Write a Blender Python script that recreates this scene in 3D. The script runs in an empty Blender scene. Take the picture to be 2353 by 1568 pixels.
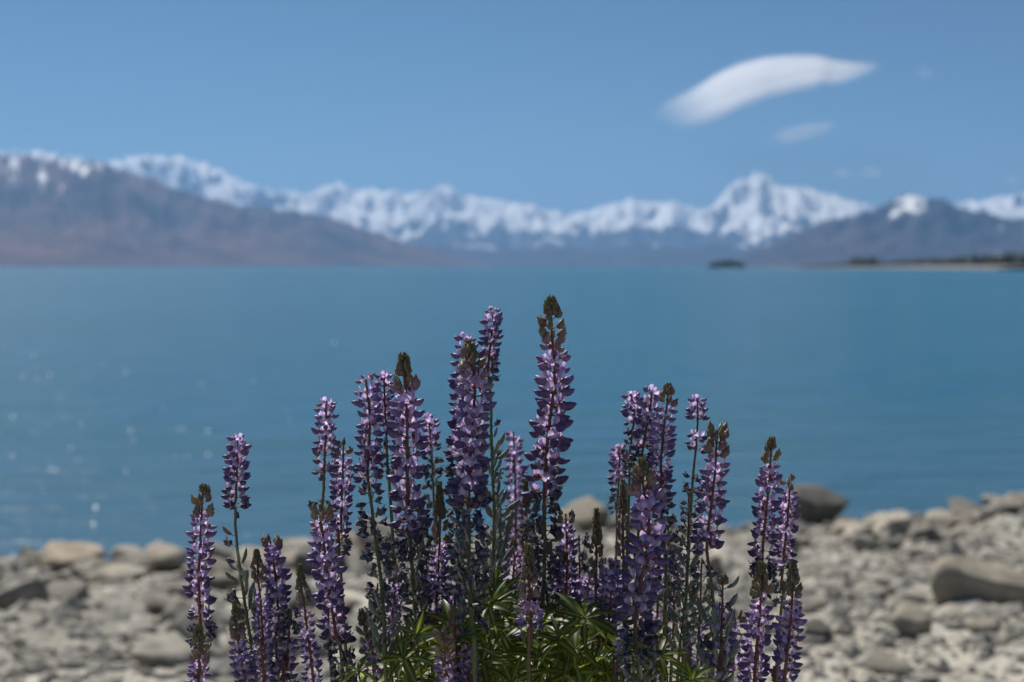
import bpy, math, random
from mathutils import Vector, Matrix, noise
import numpy as np

S = bpy.context.scene
COL = S.collection
rnd = random.Random(7)

# ------------------------------------------------------------------ camera, sky, sun, exposure
CAM_Z = 1.25
LAKE = -1.95
PITCH = math.atan((784 - 611) / 3268.0)
cam_d = bpy.data.cameras.new('camera')
cam = bpy.data.objects.new('camera', cam_d)
COL.objects.link(cam)
cam.location = (0, 0, CAM_Z)
cam.rotation_euler = (math.pi / 2 - PITCH, 0, 0)
cam_d.sensor_width = 36
cam_d.lens = 50
cam_d.clip_start = 0.05
cam_d.clip_end = 200000
cam_d.dof.use_dof = True
cam_d.dof.focus_distance = 1.5
cam_d.dof.aperture_fstop = 4.9
S.camera = cam

SUN_EL, SUN_AZ = math.radians(49), math.radians(-30)
W = bpy.data.worlds.new('World')
S.world = W
W.use_nodes = True
wn = W.node_tree
for n in list(wn.nodes):
    wn.nodes.remove(n)
wo = wn.nodes.new('ShaderNodeOutputWorld')
wb = wn.nodes.new('ShaderNodeBackground')
sk = wn.nodes.new('ShaderNodeTexSky')
sk.sky_type = 'NISHITA'
sk.sun_disc = False
sk.sun_elevation = SUN_EL
sk.sun_rotation = SUN_AZ
sk.altitude = 2500
sk.air_density = 1.0
sk.dust_density = 0.0
sk.ozone_density = 2.5
wm = wn.nodes.new('ShaderNodeMix')
wm.data_type = 'RGBA'
wm.blend_type = 'MULTIPLY'
wm.inputs[0].default_value = 1
wm.inputs[7].default_value = (0.63, 0.87, 0.96, 1)
wn.links.new(sk.outputs[0], wm.inputs[6])
wn.links.new(wm.outputs[2], wb.inputs[0])
wb.inputs[1].default_value = 0.050
wn.links.new(wb.outputs[0], wo.inputs[0])

sd = bpy.data.lights.new('sun', 'SUN')
sd.energy = 5.0
sd.angle = math.radians(0.53)
sd.color = (1.0, 0.955, 0.88)
sun = bpy.data.objects.new('sun', sd)
COL.objects.link(sun)
sdir = Vector((math.sin(SUN_AZ) * math.cos(SUN_EL), math.cos(SUN_AZ) * math.cos(SUN_EL), math.sin(SUN_EL)))
sun.rotation_euler = sdir.to_track_quat('Z', 'Y').to_euler()
sun.location = (0, 0, 30)

S.view_settings.view_transform = 'Standard'
S.view_settings.look = 'None'
S.view_settings.exposure = 0.25
S.view_settings.gamma = 1
S.view_settings.use_curve_mapping = False
S.render.engine = 'CYCLES'
S.cycles.use_denoising = True
S.cycles.max_bounces = 6
S.cycles.transparent_max_bounces = 12
S.cycles.volume_bounces = 0
S.cycles.adaptive_threshold = 0.01
S.cycles.sample_clamp_indirect = 4.0

# ------------------------------------------------------------------ helpers
cp, sp_ = math.cos(PITCH), math.sin(PITCH)
FU = 3268.0


def at(u, v, D):
    """photo position (2353 wide) and distance along the view axis -> world point"""
    x = (u - 1176.5) / FU * D
    up = (784 - v) / FU * D
    return Vector((x, D * cp + up * sp_, CAM_Z - D * sp_ + up * cp))


def shore_y(x):
    return 16.5 + 0.31 * x + 0.35 * math.sin(x * 0.9 + 1.0) + 0.2 * math.sin(x * 2.1)


def ground_z(x, y):
    s = (shore_y(x) - y) / 15.6
    z = LAKE + 1.95 * max(-1.0, min(s, 1.15)) if s > -1 else LAKE - 1.95
    if s > -0.3:
        z += 0.05 * noise.noise(Vector((x * 0.6, y * 0.6, 3.1))) + 0.02 * noise.noise(Vector((x * 2.6, y * 2.6, 8.1)))
    if s < -1:
        z = LAKE - 1.95
    return z


def ground_hit(u, v):
    o = Vector((0, 0, CAM_Z))
    d = at(u, v, 1.0) - o
    t = 2.0
    while t < 60:
        p = o + d * t
        if p.z < ground_z(p.x, p.y):
            return p, t
        t += 0.04
    return o + d * 20, 20


def tag(o, label=None, cat=None, group=None, kind=None):
    if label: o['label'] = label
    if cat: o['category'] = cat
    if group: o['group'] = group
    if kind: o['kind'] = kind
    return o


def mesh(name, verts, faces, mats=None, smooth=True, fm=None, attrs=None, colattr=None):
    me = bpy.data.meshes.new(name)
    me.from_pydata([tuple(v) for v in verts], [], faces)
    for m in (mats or []):
        me.materials.append(m)
    if fm is not None:
        me.polygons.foreach_set('material_index', fm)
    if smooth:
        me.polygons.foreach_set('use_smooth', [True] * len(me.polygons))
    for k, vals in (attrs or {}).items():
        a = me.attributes.new(k, 'FLOAT', 'POINT')
        a.data.foreach_set('value', [float(x) for x in vals])
    if colattr is not None:
        a = me.color_attributes.new('tint', 'FLOAT_COLOR', 'POINT')
        a.data.foreach_set('color', [c for q in colattr for c in (q[0], q[1], q[2], 1.0)])
    me.update()
    return me


def link(name, me, parent=None, mat=None):
    o = bpy.data.objects.new(name, me)
    COL.objects.link(o)
    if parent is not None:
        o.parent = parent
    if mat is not None:
        o.matrix_basis = mat
    return o


class G:
    """a growing mesh"""
    def __init__(s):
        s.v, s.f, s.m, s.a = [], [], [], []

    def add(s, verts, faces, mi=0, a=0.0):
        b = len(s.v)
        s.v += [Vector(v) for v in verts]
        s.f += [tuple(i + b for i in f) for f in faces]
        s.m += [mi] * len(faces)
        s.a += (list(a) if isinstance(a, (list, tuple)) else [a] * len(verts))

    def tube(s, pts, rad, n=5, mi=0, a=None, cap=True):
        pts = [Vector(p) for p in pts]
        vs, fs, aa = [], [], []
        up = Vector((0.13, 0.97, 0.21))
        for i, p in enumerate(pts):
            t = (pts[min(i + 1, len(pts) - 1)] - pts[max(i - 1, 0)]).normalized()
            x = t.cross(up)
            if x.length < 1e-4:
                x = t.cross(Vector((1, 0, 0)))
            x.normalize()
            y = t.cross(x)
            r = rad[i] if isinstance(rad, (list, tuple)) else rad
            for k in range(n):
                g = 2 * math.pi * k / n
                vs.append(p + (x * math.cos(g) + y * math.sin(g)) * r)
                aa.append(a[i] if isinstance(a, list) else (a or 0.0))
        for i in range(len(pts) - 1):
            for k in range(n):
                k2 = (k + 1) % n
                fs.append((i * n + k, i * n + k2, (i + 1) * n + k2, (i + 1) * n + k))
        if cap:
            fs.append(tuple(range(n - 1, -1, -1)))
            fs.append(tuple((len(pts) - 1) * n + k for k in range(n)))
        s.add(vs, fs, mi, aa)

    def loft(s, rings, mi=0, a=0.0, cap=True):
        """rings: list of lists of points with equal count"""
        n = len(rings[0])
        vs = [p for r in rings for p in r]
        fs = []
        for i in range(len(rings) - 1):
            for k in range(n):
                k2 = (k + 1) % n
                fs.append((i * n + k, i * n + k2, (i + 1) * n + k2, (i + 1) * n + k))
        if cap:
            fs.append(tuple(range(n - 1, -1, -1)))
            fs.append(tuple((len(rings) - 1) * n + k for k in range(n)))
        s.add(vs, fs, mi, a)

    def mesh(s, name, mats):
        return mesh(name, s.v, s.f, mats, True, s.m, {'pale': s.a})


# ------------------------------------------------------------------ materials
def newmat(name):
    m = bpy.data.materials.new(name)
    m.use_nodes = True
    nt = m.node_tree
    for n in list(nt.nodes):
        nt.nodes.remove(n)
    out = nt.nodes.new('ShaderNodeOutputMaterial')
    return m, nt, out


def N(nt, t, **kw):
    n = nt.nodes.new(t)
    for k, v in kw.items():
        setattr(n, k, v)
    return n


def mixc(nt, fac, a, b, mode='MIX'):
    n = N(nt, 'ShaderNodeMix', data_type='RGBA', blend_type=mode)
    for i, x in ((0, fac), (6, a), (7, b)):
        if isinstance(x, bpy.types.NodeSocket):
            nt.links.new(x, n.inputs[i])
        elif i == 0:
            n.inputs[0].default_value = x
        else:
            n.inputs[i].default_value = (*x, 1)
    return n.outputs[2]


def maprange(nt, x, a, b, c=0.0, d=1.0):
    n = N(nt, 'ShaderNodeMapRange')
    nt.links.new(x, n.inputs[0])
    n.inputs[1].default_value, n.inputs[2].default_value = a, b
    n.inputs[3].default_value, n.inputs[4].default_value = c, d
    return n.outputs[0]


def math_(nt, op, a, b=None):
    n = N(nt, 'ShaderNodeMath', operation=op)
    for i, x in enumerate((a, b)):
        if x is None: continue
        if isinstance(x, bpy.types.NodeSocket): nt.links.new(x, n.inputs[i])
        else: n.inputs[i].default_value = x
    return n.outputs[0]


def noise_tex(nt, vec, scale, detail=3, rough=0.55):
    n = N(nt, 'ShaderNodeTexNoise')
    n.inputs['Scale'].default_value = scale
    n.inputs['Detail'].default_value = detail
    n.inputs['Roughness'].default_value = rough
    if vec is not None:
        nt.links.new(vec, n.inputs['Vector'])
    return n.outputs[0]


def thin(name, rough=0.5, transl=0.4, tmul=(1.5, 1.3, 1.5), base=None, pale=(0.75, 0.66, 0.78), spec=0.3, veins=0.3, nscale=900):
    """petal / leaf: diffuse + translucent, coloured by the object's own colour and a pale patch painted in the petal"""
    m, nt, out = newmat(name)
    if base is None:
        oi = N(nt, 'ShaderNodeObjectInfo')
        c = oi.outputs['Color']
    else:
        rgb = N(nt, 'ShaderNodeRGB')
        rgb.outputs[0].default_value = (*base, 1)
        c = rgb.outputs[0]
    tc = N(nt, 'ShaderNodeTexCoord')
    at_ = N(nt, 'ShaderNodeAttribute', attribute_name='pale')
    nz = noise_tex(nt, tc.outputs['Object'], nscale, 2)
    f = maprange(nt, nz, 0.3, 0.7, 1 - veins, 1 + veins)
    cc = N(nt, 'ShaderNodeVectorMath', operation='SCALE')
    nt.links.new(c, cc.inputs[0]); nt.links.new(f, cc.inputs[3])
    c2 = mixc(nt, at_.outputs['Fac'], cc.outputs[0], pale)
    p = N(nt, 'ShaderNodeBsdfPrincipled')
    nt.links.new(c2, p.inputs['Base Color'])
    p.inputs['Roughness'].default_value = rough
    p.inputs['Specular IOR Level'].default_value = spec
    t = N(nt, 'ShaderNodeBsdfTranslucent')
    c3 = mixc(nt, 1.0, c2, tmul, 'MULTIPLY')
    nt.links.new(c3, t.inputs['Color'])
    mx = N(nt, 'ShaderNodeMixShader')
    mx.inputs[0].default_value = transl
    nt.links.new(p.outputs[0], mx.inputs[1]); nt.links.new(t.outputs[0], mx.inputs[2])
    nt.links.new(mx.outputs[0], out.inputs['Surface'])
    return m


M_wing = thin('wing_petal', 0.42, 0.20, (1.5, 1.2, 1.45), pale=(0.46, 0.36, 0.58))
M_banner = thin('banner_petal', 0.5, 0.56, (1.5, 1.3, 1.4), pale=(0.78, 0.75, 0.84))
M_calyx = thin('calyx', 0.6, 0.2, base=(0.16, 0.11, 0.10), pale=(0.35, 0.12, 0.08))
M_bud = thin('bud', 0.5, 0.22, (1.6, 1.5, 1.0), pale=(0.50, 0.46, 0.24))
M_wither = thin('withered_petal', 0.6, 0.25, (1.2, 1.2, 1.3), pale=(0.42, 0.40, 0.36), veins=0.5, nscale=500)
M_pod = thin('seed_pod', 0.75, 0.12, pale=(0.42, 0.44, 0.38), veins=0.25)
M_leaf = thin('leaflet', 0.42, 0.5, (3.2, 2.9, 0.8), pale=(0.30, 0.36, 0.17), spec=0.4, veins=0.2, nscale=250)


def stem_mat():
    m, nt, out = newmat('stem')
    a = N(nt, 'ShaderNodeAttribute', attribute_name='pale')
    tc = N(nt, 'ShaderNodeTexCoord')
    nz = noise_tex(nt, tc.outputs['Object'], 160, 4)
    c = mixc(nt, a.outputs['Fac'], (0.105, 0.125, 0.035), (0.13, 0.040, 0.036))
    c = mixc(nt, maprange(nt, nz, 0.35, 0.65), c, (0.05, 0.045, 0.02))
    c = mixc(nt, 0.55, c, mixc(nt, a.outputs['Fac'], (0.12, 0.145, 0.04), (0.16, 0.045, 0.04)))
    p = N(nt, 'ShaderNodeBsdfPrincipled')
    nt.links.new(c, p.inputs['Base Color'])
    p.inputs['Roughness'].default_value = 0.55
    p.inputs['Sheen Weight'].default_value = 0.0
    nt.links.new(p.outputs[0], out.inputs['Surface'])
    return m


M_stem = stem_mat()


def rock_mat(name, c1, c2, scale=3.0, dark=(0.12, 0.12, 0.115), rand=0.3, bump=0.4):
    m, nt, out = newmat(name)
    tc = N(nt, 'ShaderNodeTexCoord')
    oi = N(nt, 'ShaderNodeObjectInfo')
    v = N(nt, 'ShaderNodeVectorMath', operation='ADD')
    nt.links.new(tc.outputs['Object'], v.inputs[0]); nt.links.new(oi.outputs['Location'], v.inputs[1])
    n1 = noise_tex(nt, v.outputs[0], scale, 5, 0.6)
    n2 = noise_tex(nt, v.outputs[0], scale * 9, 4, 0.7)
    c = mixc(nt, maprange(nt, n1, 0.35, 0.65), c1, c2)
    c = mixc(nt, maprange(nt, n2, 0.52, 0.72, 0, 0.6), c, dark)
    b = maprange(nt, oi.outputs['Random'], 0, 1, 1 - rand, 1 + rand)
    s = N(nt, 'ShaderNodeVectorMath', operation='SCALE')
    nt.links.new(c, s.inputs[0]); nt.links.new(b, s.inputs[3])
    pa = N(nt, 'ShaderNodeAttribute', attribute_name='pale')
    ss = mixc(nt, pa.outputs['Fac'], s.outputs[0], dark)
    gz = N(nt, 'ShaderNodeNewGeometry'); gs = N(nt, 'ShaderNodeSeparateXYZ')
    nt.links.new(gz.outputs['Position'], gs.inputs[0])
    ss = mixc(nt, maprange(nt, gs.outputs['Z'], LAKE + 0.03, LAKE + 0.16, 0.85, 0.0), ss, (0.06, 0.06, 0.055))
    ocol = mixc(nt, 1.0, ss, oi.outputs['Color'], 'MULTIPLY')
    p = N(nt, 'ShaderNodeBsdfPrincipled')
    nt.links.new(ocol, p.inputs['Base Color'])
    p.inputs['Roughness'].default_value = 0.85
    bp = N(nt, 'ShaderNodeBump')
    bp.inputs['Strength'].default_value = bump
    bp.inputs['Distance'].default_value = 0.02
    nt.links.new(n2, bp.inputs['Height'])
    nt.links.new(bp.outputs[0], p.inputs['Normal'])
    nt.links.new(p.outputs[0], out.inputs['Surface'])
    return m


M_rock = rock_mat('stone', (0.40, 0.37, 0.305), (0.22, 0.20, 0.17), 2.5)
M_pebble = rock_mat('pebbles', (0.44, 0.405, 0.335), (0.25, 0.225, 0.185), 1.1, rand=0.0)
M_ground = rock_mat('ground', (0.42, 0.39, 0.325), (0.33, 0.30, 0.245), 0.7, dark=(0.20, 0.18, 0.145), rand=0.0)


def mountain_mat(name, rock1, rock2, snow_lo, snow_hi, snowy=1.0, nsc=0.0012, patch=1.0):
    m, nt, out = newmat(name)
    geo = N(nt, 'ShaderNodeNewGeometry')
    sep = N(nt, 'ShaderNodeSeparateXYZ')
    nt.links.new(geo.outputs['Position'], sep.inputs[0])
    n1 = noise_tex(nt, geo.outputs['Position'], nsc, 5, 0.6)
    n2 = noise_tex(nt, geo.outputs['Position'], nsc * 3.1, 5, 0.65)
    r = mixc(nt, maprange(nt, n1, 0.38, 0.62), rock1, rock2)
    sn = N(nt, 'ShaderNodeSeparateXYZ')
    nt.links.new(geo.outputs['Normal'], sn.inputs[0])
    # snow: height + noise + slope
    h = maprange(nt, sep.outputs['Z'], snow_lo, snow_hi, -0.6, 1.0)
    nn = math_(nt, 'MULTIPLY', math_(nt, 'SUBTRACT', n2, 0.5), 3.2 * patch)
    n3 = noise_tex(nt, geo.outputs['Position'], nsc * 1.4, 3, 0.6)
    nn = math_(nt, 'ADD', nn, math_(nt, 'MULTIPLY', math_(nt, 'SUBTRACT', n3, 0.5), 3.4 * patch))
    at1 = N(nt, 'ShaderNodeAttribute', attribute_name='pale')
    sl = maprange(nt, sn.outputs['Z'], 0.5, 0.85, -0.45, 0.25)
    tot = math_(nt, 'ADD', math_(nt, 'ADD', math_(nt, 'ADD', h, nn), sl), at1.outputs['Fac'])
    f = maprange(nt, tot, 0.0, 0.35, 0, snowy)
    c = mixc(nt, f, r, (0.93, 0.93, 0.92))
    p = N(nt, 'ShaderNodeBsdfPrincipled')
    nt.links.new(c, p.inputs['Base Color'])
    p.inputs['Roughness'].default_value = 0.9
    p.inputs['Specular IOR Level'].default_value = 0.1
    nt.links.new(p.outputs[0], out.inputs['Surface'])
    return m


def water_mat():
    m, nt, out = newmat('lake_water')
    tc = N(nt, 'ShaderNodeTexCoord')

    def mp(sx, sy):
        n = N(nt, 'ShaderNodeMapping')
        n.inputs['Scale'].default_value = (sx, sy, 1)
        n.inputs['Rotation'].default_value = (0, 0, math.radians(12))
        nt.links.new(tc.outputs['Object'], n.inputs['Vector'])
        return n.outputs[0]
    big = noise_tex(nt, mp(0.012, 0.03), 1.0, 4, 0.6)
    mid = noise_tex(nt, mp(0.06, 0.30), 1.0, 4, 0.62)
    c = mixc(nt, maprange(nt, big, 0.35, 0.65), (0.006, 0.080, 0.146), (0.013, 0.112, 0.196))
    c = mixc(nt, maprange(nt, mid, 0.44, 0.58, 0, 0.85), c, (0.006, 0.088, 0.118))
    sp2 = N(nt, 'ShaderNodeSeparateXYZ')
    nt.links.new(tc.outputs['Object'], sp2.inputs[0])
    near = maprange(nt, math_(nt, 'SUBTRACT', sp2.outputs[1], math_(nt, 'MULTIPLY', sp2.outputs[0], 0.31)), 16.0, 34.0, 0.75, 0.0)
    c = mixc(nt, near, c, (0.046, 0.100, 0.140))
    fine = noise_tex(nt, mp(0.35, 1.9), 1.0, 3, 0.6)
    c = mixc(nt, maprange(nt, fine, 0.42, 0.58, 0, 0.65), c, (0.042, 0.120, 0.178))  # paler streaks paint the sheen of ripples into the water colour
    w1 = noise_tex(nt, mp(0.45, 1.1), 1.0, 4, 0.55)
    w2 = noise_tex(nt, mp(2.2, 4.2), 1.0, 3, 0.6)
    b1 = N(nt, 'ShaderNodeBump'); b1.inputs['Strength'].default_value = 0.9; b1.inputs['Distance'].default_value = 0.21
    b2 = N(nt, 'ShaderNodeBump'); b2.inputs['Strength'].default_value = 0.8; b2.inputs['Distance'].default_value = 0.012
    nt.links.new(w1, b1.inputs['Height']); nt.links.new(w2, b2.inputs['Height'])
    nt.links.new(b1.outputs[0], b2.inputs['Normal'])
    p = N(nt, 'ShaderNodeBsdfPrincipled')
    nt.links.new(c, p.inputs['Base Color'])
    p.inputs['Roughness'].default_value = 0.26
    p.inputs['IOR'].default_value = 1.33
    p.inputs['Specular IOR Level'].default_value = 0.26
    nt.links.new(b2.outputs[0], p.inputs['Normal'])
    nt.links.new(p.outputs[0], out.inputs['Surface'])
    return m


M_water = water_mat()

# ------------------------------------------------------------------ setting: ground, lake
def axis_vals(lo_far, hi_far, lo_near, hi_near, step):
    a = list(np.arange(lo_near, hi_near + 1e-6, step))
    g, x = step, hi_near
    while x < hi_far:
        g *= 1.35; x += g
        a.append(min(x, hi_far))
    g, x, pre = step, lo_near, []
    while x > lo_far:
        g *= 1.35; x -= g
        pre.append(max(x, lo_far))
    return pre[::-1] + a


def sheet(name, xs, ys, zf, mat, kind='structure'):
    vs = [(x, y, zf(x, y)) for y in ys for x in xs]
    nx = len(xs)
    fs = [(j * nx + i, j * nx + i + 1, (j + 1) * nx + i + 1, (j + 1) * nx + i) for j in range(len(ys) - 1) for i in range(nx - 1)]
    o = link(name, mesh(name, vs, fs, [mat]))
    tag(o, kind=kind)
    return o


sheet('ground', axis_vals(-45000, 45000, -14, 14, 0.25), axis_vals(-30000, 45000, -3, 24, 0.25), ground_z, M_ground)
sheet('lake_water', axis_vals(-45000, 45000, -30, 30, 2.0), axis_vals(-30000, 45000, 0, 60, 2.0), lambda x, y: LAKE, M_water)


# ------------------------------------------------------------------ mountains
def interp(tbl, x):
    if x <= tbl[0][0]: return tbl[0][1]
    for (a, b), (c, d) in zip(tbl, tbl[1:]):
        if x <= c:
            t = (x - a) / (c - a)
            return b + (d - b) * t
    return tbl[-1][1]


def ridged(p, octs=5):
    return noise.ridged_multi_fractal(p, 0.9, 2.1, octs, 1.0, 2.0)


def mountain(name, mat, prof, D0, D1, u0, u1, nu, nt_, ridge_t, amp, fa, ft, seed, skew=0.0, patch=None):
    """a range as a height field: azimuth by depth, crest heights as surveyed, spurs and gullies from ridged noise"""
    vs, fs, pal = [], [], []
    for j in range(nt_ + 1):
        t = j / nt_
        for i in range(nu + 1):
            u = u0 + (u1 - u0) * i / nu
            a = (u - 1176.5) / FU
            d0 = interp(D0, u) if isinstance(D0, list) else D0
            d = d0 + (D1 - d0) * t
            dr = d0 + (D1 - d0) * ridge_t
            H = max(0.0, (611 - interp(prof, u + skew * (t - ridge_t) * 0)) / FU * dr)
            if t < ridge_t:
                s = (t / ridge_t)
                sh = s * (0.55 + 0.45 * s)
            else:
                s = (1 - t) / (1 - ridge_t)
                sh = s ** 0.8
            r = ridged(Vector((u * fa + skew * t + seed, t * ft + seed * 0.7, seed * 1.3)))
            r = min(r, 2.2) / 2.2
            n = noise.noise(Vector((u * fa * 3.3 + skew * t * 3, t * ft * 3.0, seed)))
            z = H * sh * (1 + amp * (r - 0.62) * 1.6 * (1 - 0.45 * (sh > 0.93))) + H * 0.10 * n * min(1, sh * 2) * amp * 2
            # fine teeth on the crest
            z += H * 0.07 * noise.noise(Vector((u * 0.045, t * 9, seed + 5))) * sh
            y = d * cp
            vs.append((a * d, y, LAKE - 20 * (sh < 0.001) + z))
            pal.append(patch(u, t) if patch else 0.0)
    n1 = nu + 1
    # bring each azimuth's crest to the surveyed skyline
    fac = []
    for i in range(n1):
        best, u = 1e-6, u0 + (u1 - u0) * i / nu
        for j in range(nt_ + 1):
            x, y, z = vs[j * n1 + i]
            best = max(best, (z - CAM_Z) / y)
        fac.append(min(3.0, max(0.2, max(2.0, 611 - interp(prof, u)) / FU / best)))
    sm = [sum(fac[max(0, i - 1):i + 2]) / len(fac[max(0, i - 1):i + 2]) for i in range(n1)]
    for j in range(nt_ + 1):
        for i in range(n1):
            x, y, z = vs[j * n1 + i]
            u = u0 + (u1 - u0) * i / nu
            jag = 1 + 0.05 * noise.noise(Vector((u * 0.035, j * 0.15, seed))) + 0.045 * noise.noise(Vector((u * 0.10, j * 0.3, seed + 9)))
            if z > LAKE: vs[j * n1 + i] = (x, y, LAKE + (z - LAKE) * sm[i] * jag)
    for j in range(nt_):
        for i in range(nu):
            fs.append((j * n1 + i, j * n1 + i + 1, (j + 1) * n1 + i + 1, (j + 1) * n1 + i))
    o = link(name, mesh(name, vs, fs, [mat], attrs={'pale': pal}))
    tag(o, kind='structure')
    return o


far_prof = [(-900, 330), (-400, 345), (0, 352), (60, 358), (100, 352), (150, 366), (200, 368), (250, 378), (285, 366), (330, 362),
            (352, 360), (395, 372), (438, 363), (470, 383), (505, 385), (545, 408), (600, 436), (650, 441), (700, 446), (740, 433), (780, 424),
            (810, 440), (850, 436), (900, 444), (960, 442), (1000, 434), (1035, 430), (1060, 446), (1100, 458), (1150, 462), (1200, 468),
            (1260, 486), (1310, 492), (1360, 482), (1420, 466), (1460, 454), (1490, 470), (1540, 468), (1600, 482), (1635, 476), (1655, 450),
            (1680, 426), (1702, 411), (1725, 407), (1746, 401), (1766, 412), (1790, 431), (1835, 428), (1870, 436), (1915, 452), (1960, 464), (2000, 474),
            (2050, 484), (2150, 474), (2200, 466), (2250, 462), (2310, 448), (2353, 446), (2500, 420), (2800, 380), (3200, 360)]
left_prof = [(-900, 300), (-400, 350), (-100, 372), (0, 353), (60, 360), (130, 366), (200, 371), (250, 380), (285, 392), (330, 402), (380, 422), (440, 442),
             (500, 456), (545, 470), (580, 474), (620, 477), (650, 482), (690, 489), (720, 494), (760, 498), (820, 520), (880, 540), (940, 560), (1000, 578),
             (1050, 594), (1110, 606), (1160, 614), (1300, 620)]
right_prof = [(1500, 625), (1640, 612), (1700, 592), (1760, 566), (1800, 545), (1850, 524), (1900, 508), (1950, 496), (2000, 482), (2040, 462),
              (2080, 450), (2130, 459), (2160, 458), (2200, 478), (2260, 490), (2320, 505), (2400, 500), (2600, 450), (3000, 400), (3300, 380)]
mid_prof = [(-600, 560), (400, 560), (900, 560), (1100, 570), (1200, 575), (1300, 566), (1380, 578), (1480, 562), (1560, 570), (1650, 560), (1720, 572), (1800, 575), (1900, 575), (2100, 560), (3200, 540)]

M_far = mountain_mat('snowy_range', (0.020, 0.028, 0.042), (0.035, 0.038, 0.05), 470, 860, 1.0, 0.0007, 1.6)
M_left = mountain_mat('brown_hillside', (0.125, 0.072, 0.075), (0.026, 0.031, 0.052), 2500, 3500, 1.0, 0.0011, 0.2)  # bluish second rock tone stands in for thicker haze
M_mid = mountain_mat('blue_foothills', (0.025, 0.028, 0.04), (0.015, 0.022, 0.035), 2400, 3000, 1.0, 0.001, 0.2)
M_right = mountain_mat('right_hill', (0.060, 0.042, 0.05), (0.022, 0.026, 0.04), 560, 760, 1.0, 0.0012, 0.8)

D_FAR = 26000


def far_patch(u, t):
    return -1.9 * math.exp(-((u - 612) / 34) ** 2) - 0.6 * math.exp(-((u - 845) / 14) ** 2) - 0.5 * math.exp(-((u - 1000) / 16) ** 2) - 0.7 * math.exp(-((u - 1735) / 30) ** 2) * (abs(t - 0.42) < 0.06)


mountain('snowy_mountains', M_far, far_prof, 19500, 31000, -900, 3200, 620, 90, 0.55, 0.55, 0.010, 5.0, 3.3, 3.0, far_patch)
mountain('mountain_foothills', M_mid, mid_prof, 15500, 19500, -600, 3200, 260, 30, 0.6, 0.5, 0.012, 2.5, 9.1, 2.0)
def left_patch(u, t):
    a = 0.0
    if 0.42 < t < 0.64:
        for c, w in ((40, 14), (104, 12), (190, 30), (232, 14), (150, 8), (10, 8)):
            a = max(a, 0.95 * math.exp(-((u - c) / w) ** 2) * math.exp(-((t - 0.56) / 0.06) ** 2))
    return a


mountain('brown_hills', M_left, left_prof, [(-900, 6500), (0, 7500), (1100, 12000), (1300, 12500)], 15400, -900, 1300, 380, 90, 0.62, 0.42, 0.0075, 3.4, 17.7, 4.0, left_patch)
mountain('grey_hills', M_right, right_prof, 10500, 15000, 1500, 3300, 240, 60, 0.6, 0.4, 0.009, 3.0, 27.7, -3.0,
         lambda u, t: 0.62 if 2036 < u < 2130 and 0.44 < t < 0.60 else (-0.1 if u > 2180 else -0.9))

# ------------------------------------------------------------------ far shore with its trees, island
M_shore = rock_mat('far_shore', (0.20, 0.16, 0.115), (0.13, 0.11, 0.08), 0.02, rand=0)
M_grass = rock_mat('far_grass', (0.13, 0.115, 0.06), (0.08, 0.08, 0.04), 0.02, rand=0)


def tree_mat():
    m, nt, out = newmat('far_trees')
    geo = N(nt, 'ShaderNodeNewGeometry')
    n = noise_tex(nt, geo.outputs['Position'], 0.4, 3)
    c = mixc(nt, maprange(nt, n, 0.35, 0.65), (0.018, 0.035, 0.02), (0.05, 0.06, 0.028))
    p = N(nt, 'ShaderNodeBsdfPrincipled')
    nt.links.new(c, p.inputs['Base Color']); p.inputs['Roughness'].default_value = 0.8
    nt.links.new(p.outputs[0], out.inputs['Surface'])
    return m


M_tree = tree_mat()


def land(name, pts, mat, prof_h):
    """low land: outline of front shore and back shore with a domed top"""
    vs, fs = [], []
    n = len(pts)
    for (x0, y0, y1, h) in pts:
        for k in range(9):
            t = k / 8
            z = LAKE - 0.4 + (h + 0.4) * (math.sin(math.pi * min(1, t * 1.0)) ** 0.45 if 0 < t < 1 else 0)
            z += 0.25 * noise.noise(Vector((x0 * 0.02, t * 4, 1.0))) * (0 < t < 1)
            vs.append((x0, y0 + (y1 - y0) * t, z))
    for i in range(n - 1):
        for k in range(8):
            fs.append((i * 9 + k, (i + 1) * 9 + k, (i + 1) * 9 + k + 1, i * 9 + k + 1))
    o = link(name, mesh(name, vs, fs, [mat]))
    tag(o, kind='structure')
    return o


spit = []
for i in range(60):
    u = 1790 + i * 25
    D = max(700, 2000 - (u - 1790) * 1.15)
    x = (u - 1176.5) / FU * D
    spit.append((x, D, D + 420, 0.25 + min(3.4, (u - 1790) * 0.007)))
land('far_shore', spit, M_shore, None)
isl = []
for i in range(21):
    t = i / 20
    u = 1626 + 88 * t
    D = 2050
    x = (u - 1176.5) / FU * D
    w = math.sin(math.pi * t)
    isl.append((x, D - 14 * w - 1, D + 30 * w + 1, 0.3 + 1.4 * w))
land('small_island', isl, M_grass, None)


def blob_crown(g, c, r, h, rr):
    """conifer-like crown: a few ragged rings"""
    n = 7
    rings = []
    for k in range(5):
        t = k / 4
        rad = r * (1 - t) ** 0.7 * (1.0 if k % 2 == 0 else 0.78) + 0.1
        ring = []
        for q in range(n):
            a = 2 * math.pi * q / n + k * 0.4
            q_ = rad * rr.uniform(0.7, 1.2)
            ring.append(Vector(c) + Vector((math.cos(a) * q_, math.sin(a) * q_, h * t + rr.uniform(-.06, .06) * h)))
        rings.append(ring)
    g.loft(rings)


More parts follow.
